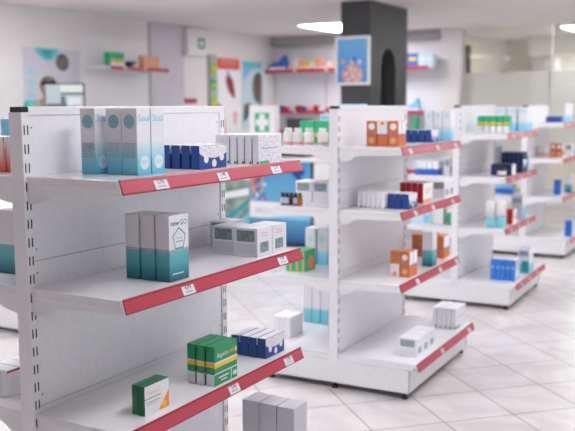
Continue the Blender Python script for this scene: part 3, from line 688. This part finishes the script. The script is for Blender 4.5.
# ---- farthest unit
m = carton_mesh('plaster_box', 0.145, 0.12, 0.062, NAVY)
put('plaster_box', m, 4, 0, 0.262, 0.30, 'flat navy box on the farthest unit top shelf', 'medicine box')
m = carton_mesh('sunscreen_box', 0.064, 0.06, 0.192, WBLUE, {'+Z': WHITE})
put('sunscreen_box', m, 4, 0, 0.325, 0.52, 'tall white and blue box beside the flat navy box', 'sunscreen box')
m = orange(0.058, 0.08, 0.133, 0)
row('tablet_box', m, 4, 1, 0.264, 0.420, 0.058, 2, 'light orange box', 'farthest unit middle shelf', 'orange boxes on the farthest unit', 0.004)
m = carton_mesh('soap_box', 0.060, 0.10, 0.102, WHITE, None, [('-Y', rect(0.0, 0.01, 0.06, 0.03), PINK)])
row('soap_box', m, 4, 1, 0.138, 0.424, 0.060, 2, 'white box with pink line', 'farthest unit middle shelf', 'white boxes on the farthest unit', 0.005)
put('thermometer_box', device(0.07, 0.10, 0.12), 4, 1, 0.325, 0.63, 'grey photo box at aisle edge, farthest unit middle shelf', 'medical device box')
m = carton_mesh('mask_box', 0.058, 0.10, 0.15, BLUE)
put('mask_box', m, 4, 2, 0.264, 0.348, 'upright bright blue box, farthest unit lower shelf', 'medicine box')
m = carton_mesh('supplement_box', 0.066, 0.09, 0.188, NOWG)
put('supplement_box', m, 4, 2, 0.330, 0.607, 'white over teal box beside the blue one, farthest unit', 'medicine box')
m = carton_mesh('mask_box', 0.070, 0.10, 0.163, BLUE, {'+X': PALEB})
put('mask_box', m, 4, 3, 0.425, 0.215, 'bright blue box on the farthest unit base', 'medicine box')
m = carton_mesh('plaster_box', 0.19, 0.10, 0.092, SKYB, None, [('-Y', rect(0.0, 0.0, 0.19, 0.05), BLUE)])
put('plaster_box', m, 4, 2, -0.183, 0.247, 'wide blue box on the farthest unit far-side lower shelf', 'medicine box')
# ---- front unit, far side (left edge of the picture)
m = carton_mesh('nasal_spray_box', 0.042, 0.08, 0.107, REDW, None, [('-Y', rect(0.036, 0.02, 0.041, 0.106), ORNGB)])
row('nasal_spray_box', m, 1, 0, -0.140, 0.105, 0.042, 4, 'white over red box', 'front unit far-side top shelf', 'red and white boxes on the front far side', 0.004, near='post', far='wall')
m = carton_mesh('cough_syrup_box', 0.055, 0.08, 0.158, SKYB, None, [('-Y', rect(0.048, 0.0, 0.054, 0.157), PALEB)])
row('cough_syrup_box', m, 1, 0, -0.120, 0.240, 0.055, 4, 'sky blue box', 'behind red and white boxes', 'sky blue boxes on the front far side', 0.004, near='post', far='wall')
m = carton_mesh('supplement_box', 0.09, 0.10, 0.200, NOWG, {'+Z': WHITE})
put('supplement_box', m, 1, 1, -0.200, 0.14, 'white over teal box cut by left picture edge, front unit far-side middle shelf', 'medicine box')
m = carton_mesh('first_aid_box', 0.10, 0.16, 0.085, WHITE, None, [('+Z', rect(0.0, 0.05, 0.10, 0.054), BLUE), ('+Z', rect(0.0, 0.10, 0.10, 0.104), INKG), ('+X', rect(0.0, 0.078, 0.16, 0.085), REDC), ('+X', rect(0.01, 0.01, 0.15, 0.06), MOTT), ('-Y', rect(0.02, 0.01, 0.04, 0.08), MOTT), ('-Y', rect(0.06, 0.01, 0.08, 0.08), MOTT)])
put('first_aid_box', m, 1, 2, -0.182, 0.068, 'white box with blue and red lines on front unit far-side lower shelf', 'medicine box')

# ------------------------------------------------------------------ low white display table at the left edge
t = empty('display_counter', (-5.4, 3.99, 0)); tag(t, 'low white display counter behind the nearest shelf unit at the left edge', 'counter')
mb = MB(); mb.box((0, 0, 0.036), (1.2, 1.1, 0.80), STEEL, bevel=0.003); mb.build('body', t)
mb = MB(); mb.box((-0.01, -0.01, 0.80), (1.21, 1.11, 0.835), WHITEP, bevel=0.006); mb.build('worktop', t)
for xx in (0.06, 1.14):
    for yy in (0.05, 1.05): link('foot', cached('foot', foot_mesh), t, (xx, yy, 0))

# ------------------------------------------------------------------ service counter with poster fronts
c = empty('service_counter', (-4.257, 8.0, 0)); tag(c, 'white service counter with blue medicine posters across its front', 'counter')
mb = MB(); mb.box((-1.86, 0, 0.02), (0, 0.55, 0.93), WHITEP, bevel=0.004); mb.box((-2.36, -2.0, 0.02), (-1.86, 0.55, 0.93), WHITEP, bevel=0.004); mb.build('body', c)
mb = MB(); mb.box((-2.38, -2.02, 0.93), (-1.84, 0.57, 0.965), WHITE, bevel=0.004); mb.box((-1.84, -0.02, 0.93), (0.02, 0.57, 0.965), WHITE, bevel=0.004); mb.build('worktop', c)
POSTB = ramp_mat('blue_poster_print', [(0.0, (0.008, 0.045, 0.14)), (0.06, (0.012, 0.10, 0.28)), (0.30, (0.09, 0.32, 0.52)), (0.36, (0.16, 0.42, 0.62)), (1.0, (0.06, 0.30, 0.58))])
pw = 0.795; ph = 0.90
D = [('-Y', rect(0.0, 0.28, pw, 0.46), WHITE), ('-Y', [(0.20, 0.28), (pw, 0.28), (pw, 0.34), (0.42, 0.315)], SKYB), ('-Y', 'text', 'MEDIC', 0.07, 0.33, 0.26, mat('pale_lilac_print', (0.58, 0.58, 0.70), 0.5))]
for k in range(26):
    u = random.uniform(0.02, 0.20); v = random.uniform(0.48, 0.72); mm = random.choice((ORNGB, YELL, WHITE, NAVY, REDC, BLUE, PINK))
    a = random.uniform(0, 3.14); pts = [(u + 0.030*math.cos(t_)*math.cos(a) - 0.013*math.sin(t_)*math.sin(a), v + 0.030*math.cos(t_)*math.sin(a) + 0.013*math.sin(t_)*math.cos(a)) for t_ in [2*math.pi*q/12 for q in range(12)]]
    D.append(('-Y', [(min(max(p[0], 0.004), pw), p[1]) for p in pts], mm))
D += [('-Y', rect(0.765, 0.0, pw, ph), BLACK), ('-Y', rect(0.0, 0.0, pw, 0.02), BLACK), ('-Y', [(0.45, 0.86), (0.52, 0.86), (0.76, 0.62), (0.76, 0.56)], NAVY), ('-Y', ell(0.62, 0.80, 0.07, 0.05), NAVY)]
q = link('medicine_poster', carton_mesh('medicine_poster', pw, 0.012, ph, POSTB, {'+X': BLACK}, D, flap=False), c, (0.0, -0.0125, 0.025)); q['label'] = 'blue poster printed with capsules'
GRNP = noisy('green_photo_print', (0.05, 0.12, 0.10), (0.40, 0.48, 0.42), 5, 0.4)
D = [('-Y', [(0.0, 0.30), (0.35, 0.46), (0.70, 0.52), (0.70, 0.60), (0.3, 0.52), (0.0, 0.38)], WHITE), ('-Y', [(0.35, 0.0), (0.70, 0.0), (0.70, 0.35)], TEALL), ('-Y', [(0.0, 0.0), (0.20, 0.0), (0.70, 0.44), (0.70, 0.48)], TEALC)]
q = link('leaf_poster', carton_mesh('leaf_poster', 0.70, 0.012, 0.69, GRNP, {'+X': BLACK}, D, flap=False), c, (-0.805, -0.0125, 0.025)); q['label'] = 'green and teal photo poster'

# white box with green cross on the counter
mb = carton_mesh('pharmacy_cross_box', 0.317, 0.12, 0.56, WHITEP, None, [('-Y', rect(0.07, 0.27, 0.255, 0.48), GREENB), ('-Y', rect(0.128, 0.285, 0.197, 0.465), WHITE), ('-Y', rect(0.083, 0.34, 0.242, 0.41), WHITE)], flap=False)
o = link('pharmacy_cross_box', mb, None, (-4.80, 8.10, 0.9655)); tag(o, 'white box with green square and white cross standing on the service counter', 'first aid box')
# dark till on the counter
o = empty('cash_register', (-4.60, 8.30, 0.9655)); tag(o, 'dark grey cash register on the counter beside the green cross box', 'cash register')
CHAR = mat('charcoal_plastic', (0.045, 0.042, 0.050), 0.4)
mb = MB(); mb.box((-0.16, -0.15, 0), (0.16, 0.2, 0.10), CHAR, bevel=0.008); mb.build('cash_drawer', o)
mb = MB(); mb.box((-0.03, 0.0, 0.10), (0.03, 0.05, 0.26), CHAR, bevel=0.004); mb.build('stand', o)
mb = MB(); mb.box((-0.16, -0.01, 0.24), (0.16, 0.03, 0.42), CHAR, bevel=0.008); mb.build('screen', o)

# monitor on the counter arm
o = empty('monitor', (-6.36, 6.56, 0.9655), R(36)); tag(o, 'flat monitor showing a bright shop picture in front of the person', 'monitor')
mb = MB(); mb.box((-0.12, -0.12, 0), (0.12, 0.12, 0.015), BLACK, bevel=0.004); mb.build('base', o)
mb = MB(); mb.box((-0.02, 0.03, 0.015), (0.02, 0.06, 0.60), BLACK, bevel=0.004); mb.build('stand', o)
Mo = Matrix.Rotation(R(90), 4, 'Z')
mb = MB(); W, H, z0 = 0.40, 0.34, 0.45
mb.box((-W/2, -0.005, z0), (W/2, 0.03, z0+H), BLACK, bevel=0.004); mb.build('housing', o)
def emis(name, col, s):
    m = mat(name, col, 0.3, emit=s); m.node_tree.nodes['Principled BSDF'].inputs['Base Color'].default_value = (0.02, 0.02, 0.02, 1); return m
SC = [emis('screen_pale', (0.62, 0.74, 0.80), 0.75), emis('screen_white', (0.9, 0.92, 0.93), 0.8), emis('screen_grey', (0.20, 0.26, 0.30), 0.5), emis('screen_sky', (0.16, 0.48, 0.66), 0.75), emis('screen_pink', (0.85, 0.62, 0.66), 0.7)]
mb = MB(); F = lambda u, v, e=0.0055: (-W/2 + u*W, -e, z0 + v*H)
def sq(u0, v0, u1, v1, m, e): mb.face([F(u0,v0,e), F(u1,v0,e), F(u1,v1,e), F(u0,v1,e)], m)
sq(0.03, 0.04, 0.97, 0.96, SC[0], 0.0055); sq(0.40, 0.72, 0.95, 0.95, SC[1], 0.006); sq(0.40, 0.66, 0.97, 0.73, SC[2], 0.0062); sq(0.05, 0.30, 0.55, 0.40, SC[2], 0.006)
sq(0.58, 0.36, 0.9, 0.58, SC[1], 0.006); sq(0.68, 0.30, 0.92, 0.38, SC[4], 0.0062); sq(0.03, 0.04, 0.97, 0.25, SC[3], 0.006); sq(0.40, 0.40, 0.52, 0.62, SC[2], 0.0061)
mb.build('screen', o)

# ------------------------------------------------------------------ left wall: poster, display board, shelf, signs
def wall_card(name, y0, y1, z0, z1, m, decals, label, cat, th=0.02, x=XL):
    me = carton_mesh(name, th, y1-y0, z1-z0, m, None, decals, flap=False)
    o = link(name, me, None, (x+th+0.0005, y0, z0)); tag(o, label, cat); return o
DKT = noisy('dark_picture_print', (0.03, 0.09, 0.11), (0.22, 0.17, 0.12), 9, 0.4)
PLIL = mat('pale_lilac_card', (0.66, 0.65, 0.72), 0.5)
H1 = 1.31; W1 = 0.93
PSKY = mat('pale_sky_print', (0.42, 0.66, 0.82), 0.5)
D = [('+X', [(0.17, H1-0.005), (0.56, H1-0.005), (0.55, H1-0.08), (0.46, H1-0.145), (0.36, H1-0.155), (0.26, H1-0.12), (0.19, H1-0.06)], TEALL), ('+X', [(0.27, H1-0.02), (0.47, H1-0.02), (0.45, H1-0.10), (0.37, H1-0.125), (0.30, H1-0.08)], mat('mid_teal_print', (0.05, 0.40, 0.42), 0.5)), ('+X', ell(0.625, H1-0.165, 0.115, 0.105), DKT)]
for k in range(5): D.append(('+X', ell(0.10, H1-0.28-0.155*k, 0.065, 0.05), PSKY))
wall_card('wall_poster', 7.38, 8.31, 0.92, 2.22, PLIL, D, 'pale poster with teal half-oval and dark oval on the left wall', 'poster')
b = empty('wall_display', (XL, 8.34, 0)); tag(b, 'white wall display board with one shelf of boxes on the left wall', 'wall shelf')
mb = MB(); mb.box((0, 0, 0.3), (0.03, 1.305, 2.44), STEEL, bevel=0.006); mb.build('board', b)
mb = MB(); mb.box((0.03, 0.0, 2.0), (0.40, 1.30, 2.03), STEELD, bevel=0.003); s_ = mb.build('shelf', b)
for y0, y1 in ((0.12, 0.36), (0.44, 0.78), (0.84, 1.18), (1.20, 1.30)):
    mb = MB(); mb.box((0.40, y0, 1.985), (0.412, y1, 2.035), RED, bevel=0.002); q = mb.build('price_rail', s_); q['label'] = 'red price rail segment'
def wbox(name, me, y, label, group=None, x=-7.44, z=2.0305):
    o = link(name, me, None, (x, y+0.16, z)); return tag(o, label, 'medicine box', group)
m = carton_mesh('gauze_box', 0.10, 0.135, 0.18, GREENB, None, [('+X', rect(0, 0.06, 0.135, 0.09), YELL), ('+X', rect(0, 0.0005, 0.135, 0.05), WHITE)])
wbox('gauze_box', m, 8.34, 'green and yellow box, nearer one on the left wall shelf', 'green boxes on the left wall shelf')
wbox('gauze_box', m, 8.48, 'green and yellow box, farther one on the left wall shelf', 'green boxes on the left wall shelf')
wbox('eye_drop_box', carton_mesh('eye_drop_box', 0.08, 0.13, 0.075, NAVYD, None, [('+X', rect(0.07, 0.0, 0.13, 0.04), PLIL)]), 8.72, 'small dark box between green and orange boxes on left wall shelf')
m = carton_mesh('tablet_box', 0.09, 0.08, 0.165, ORNGL, None, [('+X', rect(0.0, 0.13, 0.08, 0.16), PINK)])
for k, t in enumerate(('nearest the green boxes', 'second from the green boxes', 'third from the green boxes', 'farthest from the green boxes')):
    wbox('tablet_box', m, 9.0 + 0.085*k, 'pale orange box on the left wall shelf, ' + t, 'orange boxes on the left wall shelf')
# sign box, brochure rack, body posters
GS = mat('sign_green', (0.10, 0.32, 0.20), 0.4)
wall_card('emergency_sign', 10.50, 10.98, 2.27, 2.68, WHITEP, [('+X', rect(0.24, 0.11, 0.42, 0.27), GS), ('+X', rect(0.29, 0.15, 0.37, 0.23), WHITE)], 'white wall box with small green emergency sign near the ceiling', 'sign', 0.12)
b = empty('brochure_rack', (XL, 11.14, 1.2)); tag(b, 'narrow grey brochure rack beside the red heart poster', 'brochure rack')
mb = MB(); mb.box((0.001, 0, 0), (0.05, 0.19, 1.12), mat('grey_green_metal', (0.40, 0.44, 0.38), 0.5), bevel=0.004); mb.build('frame', b)
for k in range(4):
    mb = MB(); mb.box((0.05, 0.02, 0.06 + 0.26*k), (0.065, 0.17, 0.22 + 0.26*k), GREENB if k % 2 == 0 else mat('lime_print', (0.30, 0.55, 0.12), 0.5)); mb.face([(0.0655, 0.03, 0.10+0.26*k), (0.0655, 0.16, 0.10+0.26*k), (0.0655, 0.16, 0.14+0.26*k), (0.0655, 0.03, 0.14+0.26*k)], YELL); mb.build('brochure', b)
PW_ = 0.80; H_ = 1.2
HRT = noisy('heart_print', (0.16, 0.02, 0.03), (0.34, 0.06, 0.06), 12, 0.4)
REDP = mat('poster_red', (0.70, 0.06, 0.06), 0.5)
D = [('+X', rect(0, H_-0.17, PW_, H_), REDP), ('+X', rect(0.1, H_-0.06, 0.7, H_-0.03), PINK), ('+X', rect(0.1, H_-0.11, 0.7, H_-0.09), PINK),
     ('+X', [(0.30, H_-0.28), (0.42, H_-0.25), (0.56, H_-0.36), (0.62, H_-0.54), (0.60, H_-0.64), (0.50, H_-0.60), (0.36, H_-0.50), (0.29, H_-0.38)], HRT), ('+X', [(0.34, H_-0.20), (0.42, H_-0.20), (0.40, H_-0.30), (0.34, H_-0.30)], mat('vein_blue', (0.25, 0.25, 0.60), 0.5)),
     ('+X', [(0.0, H_-0.70), (0.12, H_-0.74), (0.22, H_-0.95), (0.26, H_-1.2), (0.0, H_-1.2)], REDP), ('+X', ell(0.12, H_-0.84, 0.07, 0.05), BLUE), ('+X', [(0.55, H_-0.85), (0.68, H_-0.85), (0.66, H_-1.05), (0.57, H_-1.05)], PINK)]
D = [(d[0], [(p[0]*0.80, p[1]) for p in d[1]], d[2]) for d in D]
wall_card('wall_poster', 11.39, 12.03, 1.08, 2.27, WHITE, D, 'tall poster with red header and dark red heart drawing', 'poster')
EH = 1.1
D = [('+X', rect(0, EH-0.10, 0.70, EH), TEALL), ('+X', [(0, EH-0.10), (0.30, EH-0.10), (0, EH-0.32)], SKYB), ('+X', ell(0.48, EH-0.42, 0.19, 0.26), DKT), ('+X', ell(0.48, EH-0.42, 0.12, 0.18), mat('iris_brown', (0.16, 0.11, 0.07), 0.4)),
     ('+X', [(0.02, EH-0.70), (0.22, EH-0.66), (0.24, EH-0.80), (0.10, EH-0.95), (0.0, EH-0.98)], DKT), ('+X', [(0.48, EH-0.70), (0.62, EH-0.64), (0.66, EH-0.72), (0.52, EH-0.80)], TEALC)]
wall_card('wall_poster', 12.13, 12.76, 1.15, 2.27, mat('pale_blue_paper', (0.55, 0.70, 0.76), 0.5), [(d[0], [(min(p[0], 0.585), p[1]) for p in d[1]], d[2]) for d in D], 'pale blue poster with large dark oval eye drawing near the corner', 'poster')
wall_card('red_sign_strip', 10.52, 10.82, 1.57, 1.64, RED, [], 'small red strip sign on the left wall below the green sign', 'sign', 0.03)

# ------------------------------------------------------------------ back wall shelving
b = empty('wall_shelving', (-7.8, 12.78, 0)); tag(b, 'long white shelving against the back wall on both sides of the pillar', 'wall shelf')
LW = 3.06
for k in range(3):
    mb = MB(); mb.box((0.02+k*LW/3, 0.38, 0.1), (0.02+(k+1)*LW/3-0.02, 0.41, 2.5), STEEL, bevel=0.004); mb.build('back_panel', b)
for z in (2.12, 1.43, 1.10, 0.5):
    mb = MB(); mb.box((0.02, 0.03, z-0.03), (LW, 0.38, z), STEELD, bevel=0.003); s_ = mb.build('shelf', b)
    for k in range(5):
        mb = MB(); mb.box((0.05+0.6*k, 0.016, z-0.045), (0.05+0.6*k+0.54, 0.03, z+0.012), RED, bevel=0.002); q = mb.build('price_rail', s_); q['label'] = 'red price rail segment'
def wedge(name, label, x, z, w, h, m, flip=False, y=12.86):
    mb = MB(); P = [(0, 0), (w, 0), (w, h*0.35), (w*0.85, h), (w*0.55, h*0.55), (0, h*0.30)]
    mb.prism(P, 'Y', 0, 0.12, m); mb.box((0.01, -0.004, 0.005), (w-0.01, 0.0, h*0.22), WHITE)
    o = mb.build(name); o.location = (x, y, z + 0.0005); return tag(o, label, 'medicine pack')
wedge('display_pack', 'blue display pack with pointed top, back wall upper shelf by the corner', -7.72, 2.12, 0.34, 0.26, BLUE)
wedge('display_pack', 'light blue display pack with pointed top, back wall shelf right of the pillar', -5.24, 1.43, 0.26, 0.20, SKYB)
def bbox(name, x, z, w, h, m, label, group=None, dec=None, y=12.85):
    me = carton_mesh(name, w, 0.11, h, m, None, dec or [])
    o = link(name, me, None, (x+w, y, z + 0.0005)); return tag(o, label, 'medicine box', group)
cols = [ORNGL, WHITE, ORNGL, YELL, WHITE, ORNGL, PINK, WHITE, ORNGB]
nm = ['orange', 'white', 'orange', 'yellow', 'white', 'orange', 'pink', 'white', 'bright orange']
place_ = ['first after the blue pointed pack', 'second after the blue pointed pack', 'third after the blue pointed pack', 'fourth after the blue pointed pack', 'fifth after the blue pointed pack', 'fourth left of the pillar', 'third left of the pillar', 'second left of the pillar', 'nearest the pillar']
for k in range(9):
    bbox('medicine_box', -7.34 + 0.105*k, 2.12, 0.095, 0.10 + 0.03*((k*3) % 4), cols[k], 'small %s box on back wall upper shelf, %s' % (nm[k], place_[k]), 'small boxes on the back upper shelf', [('-Y', rect(0.01, 0.02, 0.085, 0.05), WHITE if cols[k] != WHITE else ORNGL)])
c2 = [PINK, NAVY, REDC, PLIL, REDC, NAVY, PINK, REDC, WHITE, REDC]
n2 = ['pink', 'navy', 'dark red', 'lilac', 'dark red', 'navy', 'pink', 'dark red', 'white', 'dark red']
for k in range(10):
    bbox('medicine_box', -7.66 + 0.115*k, 1.43, 0.10, 0.06 + 0.02*((k*2) % 3), c2[k], 'low %s box on back wall second shelf, %s' % (n2[k], ['nearest the corner', 'second from the corner', 'third from the corner', 'fourth from the corner', 'fifth from the corner', 'sixth from the corner', 'seventh from the corner', 'third left of the pillar', 'second left of the pillar', 'nearest the pillar'][k]), 'low boxes on the back second shelf')
for k, (x, w, h, mm, t) in enumerate(((-5.30, 0.11, 0.22, ORNGL, 'orange box right beside the pillar on back upper shelf'), (-5.17, 0.15, 0.21, BLUE, 'blue and yellow box second right of the pillar on back shelf'), (-5.0, 0.12, 0.19, PALEB, 'pale blue box third right of the pillar on back shelf'), (-4.87, 0.12, 0.19, PALEB, 'pale blue box farthest right of the pillar on back shelf'))):
    bbox('medicine_box', x, 2.12, w, h, mm, t, 'boxes right of the pillar', [('-Y', rect(0.01, h*0.45, w-0.01, h*0.7), YELL if mm == BLUE else WHITE)])

bbox('bath_gel_box', -5.085, 1.10, 0.085, 0.245, GREENB, 'tall bright green box right of the pillar on the back wall third shelf')

# ------------------------------------------------------------------ dark pillar with arched niche, and its picture
PILL = noisy('pillar_slate', (0.040, 0.044, 0.050), (0.050, 0.052, 0.056), 5, 0.45)
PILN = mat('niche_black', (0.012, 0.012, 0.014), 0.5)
mb = MB(); px, py0, py1, x0 = -4.12, 9.1, 10.21, -4.49
mb.box((x0, py0, 0), (px-0.16, py1, HC), PILL)
a0, a1, zt, zb = 9.41, 9.85, 2.19, 0.9; rr = (a1-a0)/2; cy = (a0+a1)/2; zc = zt - rr*1.25
arc = [(cy - rr*math.cos(math.pi*k/16), zc + rr*1.25*math.sin(math.pi*k/16)) for k in range(17)]
mb.box((px-0.16, py0, 0), (px, a0, HC), PILL); mb.box((px-0.16, a1, 0), (px, py1, HC), PILL)
mb.box((px-0.16, a0, 0), (px, a1, zb), PILL)
for (ya, za), (yb, zb_) in zip(arc, arc[1:]):
    mb.prism([(ya, za), (yb, zb_), (yb, HC), (ya, HC)], 'X', px-0.16, px, PILL)
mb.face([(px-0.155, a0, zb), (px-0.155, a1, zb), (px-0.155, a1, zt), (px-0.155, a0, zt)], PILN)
struct(mb.build('pillar'))
f = empty('framed_picture', (-4.553, 9.098, 1.75)); tag(f, 'white framed blue picture hanging on the dark pillar', 'picture')
fwid, fh = 0.44, 0.555
mb = MB(); t = 0.03
mb.box((0, -0.03, 0), (fwid, 0, t), WHITEP, bevel=0.003); mb.box((0, -0.03, fh-t), (fwid, 0, fh), WHITEP, bevel=0.003); mb.box((0, -0.03, t), (t, 0, fh-t), WHITEP, bevel=0.003); mb.box((fwid-t, -0.03, t), (fwid, 0, fh-t), WHITEP, bevel=0.003)
mb.build('picture_frame', f)
BGP = ramp_mat('blue_picture_print', [(0.0, (0.08, 0.26, 0.62)), (0.5, (0.10, 0.36, 0.72)), (1.0, (0.16, 0.46, 0.78))])
mb = MB(); mb.box((t, -0.02, t), (fwid-t, -0.005, fh-t), BGP)
Fp = lambda u, v, e=0: (u, -0.0205-e, v)
MAUVE = noisy('mauve_disc_print', (0.52, 0.24, 0.26), (0.72, 0.46, 0.44), 26, 0.5); CRM = mat('cream_dot_print', (0.78, 0.60, 0.56), 0.5)
body = [(0.22 + 0.135*math.cos(a_), 0.115 + 0.125*math.sin(a_)) for a_ in [2*math.pi*k/28 for k in range(28)]]
mb.face([Fp(p[0], max(p[1], t+0.002), 0) for p in body], MAUVE)
for u, v, r_ in ((0.14, 0.13, 0.02), (0.20, 0.18, 0.022), (0.26, 0.17, 0.02), (0.30, 0.11, 0.02), (0.22, 0.10, 0.022), (0.17, 0.06, 0.02), (0.27, 0.06, 0.018)): mb.face([Fp(p[0], p[1], 0.0006) for p in ell(u, v, r_, n=12)], CRM)
for u, v, mm in ((0.22, 0.265, CRM), (0.10, 0.27, MAUVE), (0.31, 0.26, PLIL), (0.24, 0.29, BLUE)): mb.face([Fp(p[0], p[1], 0.0003) for p in ell(u, v, 0.025, 0.03, n=12)], mm)
mb.build('canvas', f)

# ------------------------------------------------------------------ the person behind the counter
SKIN = noisy('skin', (0.36, 0.20, 0.145), (0.42, 0.24, 0.18), 30, 0.5); SCRUB = noisy('scrub_fabric', (0.02, 0.30, 0.26), (0.03, 0.36, 0.31), 60, 0.8); HAIR = noisy('dark_hair', (0.035, 0.02, 0.015), (0.07, 0.04, 0.03), 60, 0.6); SHOE = mat('white_shoe', (0.6, 0.6, 0.62), 0.5); TROU = mat('scrub_trousers', (0.02, 0.26, 0.23), 0.8); EYEW = mat('eye_white', (0.75, 0.74, 0.72), 0.3); LIP = mat('lip', (0.38, 0.13, 0.11), 0.5)
def skin_obj(name, verts, edges, radii, m, parent=None, root=0, lv=2):
    me = bpy.data.meshes.new(name); me.from_pydata(verts, edges, []); o = link(name, me, parent)
    md = o.modifiers.new('skin', 'SKIN'); md.use_smooth_shade = True
    for k, r_ in enumerate(radii):
        sv = me.skin_vertices[0].data[k]; sv.radius = (r_, r_) if not isinstance(r_, tuple) else r_; sv.use_root = (k == root)
    sb = o.modifiers.new('sub', 'SUBSURF'); sb.levels = lv; sb.render_levels = lv
    me.materials.append(m); return o
# body frame: x forward, y to the person's left, z up
V = [(-0.20,0,1.00),(-0.17,0,1.16),(-0.09,0,1.36),(0.02,0,1.51),(0.085,0,1.57),(0.135,0,1.625),(0.165,0,1.70),(0.165,0,1.768)]
E_ = [(k,k+1) for k in range(7)]; Rr = [(0.13,0.16),(0.115,0.145),(0.125,0.165),(0.085,0.12),(0.055,0.055),(0.068,0.062),(0.092,0.074),(0.062,0.055)]
def chain(start, pts, rs):
    p = start
    for q_, r_ in zip(pts, rs):
        V.append(q_); Rr.append(r_); E_.append((p, len(V)-1)); p = len(V)-1
    return p
for s_ in (1, -1):
    hnd = chain(3, [(0.02,0.17*s_,1.50),(0.05,0.22*s_,1.37),(0.08,0.235*s_,1.22),(0.20,0.215*s_,1.12),(0.31,0.19*s_,1.04),(0.36,0.185*s_,1.01),(0.40,0.183*s_,1.00)], [0.062,0.052,0.043,0.038,0.028,(0.02,0.036),(0.016,0.040)])
    for j, (oy, ln) in enumerate(((-0.028,0.07),(-0.010,0.082),(0.009,0.076),(0.026,0.06))):
        y = 0.183*s_ + oy
        chain(hnd, [(0.425,y,0.997),(0.425+ln*0.5,y,0.992),(0.425+ln,y,0.985)], [0.0095,0.0085,0.007])
    chain(hnd-1, [(0.375,0.183*s_-0.04*s_,1.002),(0.405,0.183*s_-0.06*s_,0.996)], [0.011,0.009])
    chain(0, [(-0.20,0.095*s_,0.93),(-0.16,0.10*s_,0.54),(-0.20,0.10*s_,0.10),(-0.14,0.105*s_,0.045),(-0.05,0.11*s_,0.035)], [0.095,0.062,0.042,0.04,0.032])
p_ = skin_obj('person', V, E_, Rr, SKIN); p_.location = (-7.085, 7.04, 0.01); p_.rotation_euler = (0, 0, R(-38))
tag(p_, 'person in green scrubs with dark hair standing behind the monitor', 'person')
V2 = [(-0.20,0,0.96),(-0.17,0,1.16),(-0.09,0,1.36),(0.015,0,1.525)]; E2 = [(0,1),(1,2),(2,3)]; R2 = [(0.155,0.185),(0.14,0.17),(0.145,0.185),(0.115,0.14)]
for s_ in (1, -1):
    n0 = len(V2); V2 += [(0.02,0.175*s_,1.525),(0.05,0.223*s_,1.37),(0.072,0.232*s_,1.27)]; E2 += [(3,n0),(n0,n0+1),(n0+1,n0+2)]; R2 += [0.078,0.07,0.066]
skin_obj('scrub_top', V2, E2, R2, SCRUB, p_)
V3 = [(-0.20,0,1.00)]; E3 = []; R3 = [(0.145,0.175)]
for s_ in (1, -1):
    n0 = len(V3); V3 += [(-0.20,0.098*s_,0.91),(-0.16,0.10*s_,0.54),(-0.195,0.10*s_,0.09)]; E3 += [(0,n0),(n0,n0+1),(n0+1,n0+2)]; R3 += [0.11,0.08,0.065]
skin_obj('trousers', V3, E3, R3, TROU, p_)
def blob(name, c_, r_, m, parent, cut=None, n=16):
    mb = MB(); bm = mb.bm; bmesh.ops.create_uvsphere(bm, u_segments=n, v_segments=n//2+2, radius=1)
    for v in bm.verts: v.co = Vector((c_[0]+v.co.x*r_[0], c_[1]+v.co.y*r_[1], c_[2]+v.co.z*r_[2]))
    if cut: bmesh.ops.delete(bm, geom=[v for v in bm.verts if cut(v.co)], context='VERTS')
    for f_ in bm.faces: f_.smooth = True
    mb.mats.append(m); return mb.build(name, parent)
hx, hz = 0.145, 0.022
blob('hair', (hx+0.0, 0, 1.715+hz), (0.108, 0.090, 0.105), HAIR, p_, lambda v: v.x > hx+0.058 and v.z < 1.755+hz, 24)
blob('nose', (hx+0.108, 0, 1.668+hz), (0.018, 0.014, 0.022), SKIN, p_)
blob('mouth', (hx+0.092, 0, 1.625+hz), (0.010, 0.024, 0.007), LIP, p_)
for s_ in (1, -1):
    blob('eye', (hx+0.098, 0.030*s_, 1.70+hz), (0.010, 0.013, 0.009), EYEW, p_)
    blob('ear', (hx+0.01, 0.078*s_, 1.68+hz), (0.018, 0.010, 0.030), SKIN, p_)
    blob('shoe', (-0.14, 0.108*s_, 0.045), (0.145, 0.055, 0.045), SHOE, p_)

# ------------------------------------------------------------------ light
wd = bpy.data.worlds.new('World'); S.world = wd; wd.use_nodes = True
bg = wd.node_tree.nodes['Background']; bg.inputs[0].default_value = (0.93, 0.95, 1.0, 1); bg.inputs[1].default_value = 1.6
# daylight portals in the shop-front windows
for k, y in enumerate(ys[:6]):
    la = bpy.data.lights.new('window_daylight', 'AREA'); la.shape = 'RECTANGLE'; la.size = 2.2; la.size_y = 2.3
    la.energy = 1.0; la.cycles.is_portal = True
    o = bpy.data.objects.new('window_daylight', la); C.objects.link(o)
    o.location = (XR+0.21, y+1.1, 1.4); o.rotation_euler = (R(90), 0, R(90))
S.view_settings.view_transform = 'Standard'; S.view_settings.look = 'None'; S.view_settings.gamma = 1; S.view_settings.use_curve_mapping = False
S.view_settings.exposure = 0.0
S.cycles.use_denoising = True
S.cycles.max_bounces = 10; S.cycles.diffuse_bounces = 6; S.cycles.transparent_max_bounces = 12
S.cycles.sample_clamp_indirect = 6.0
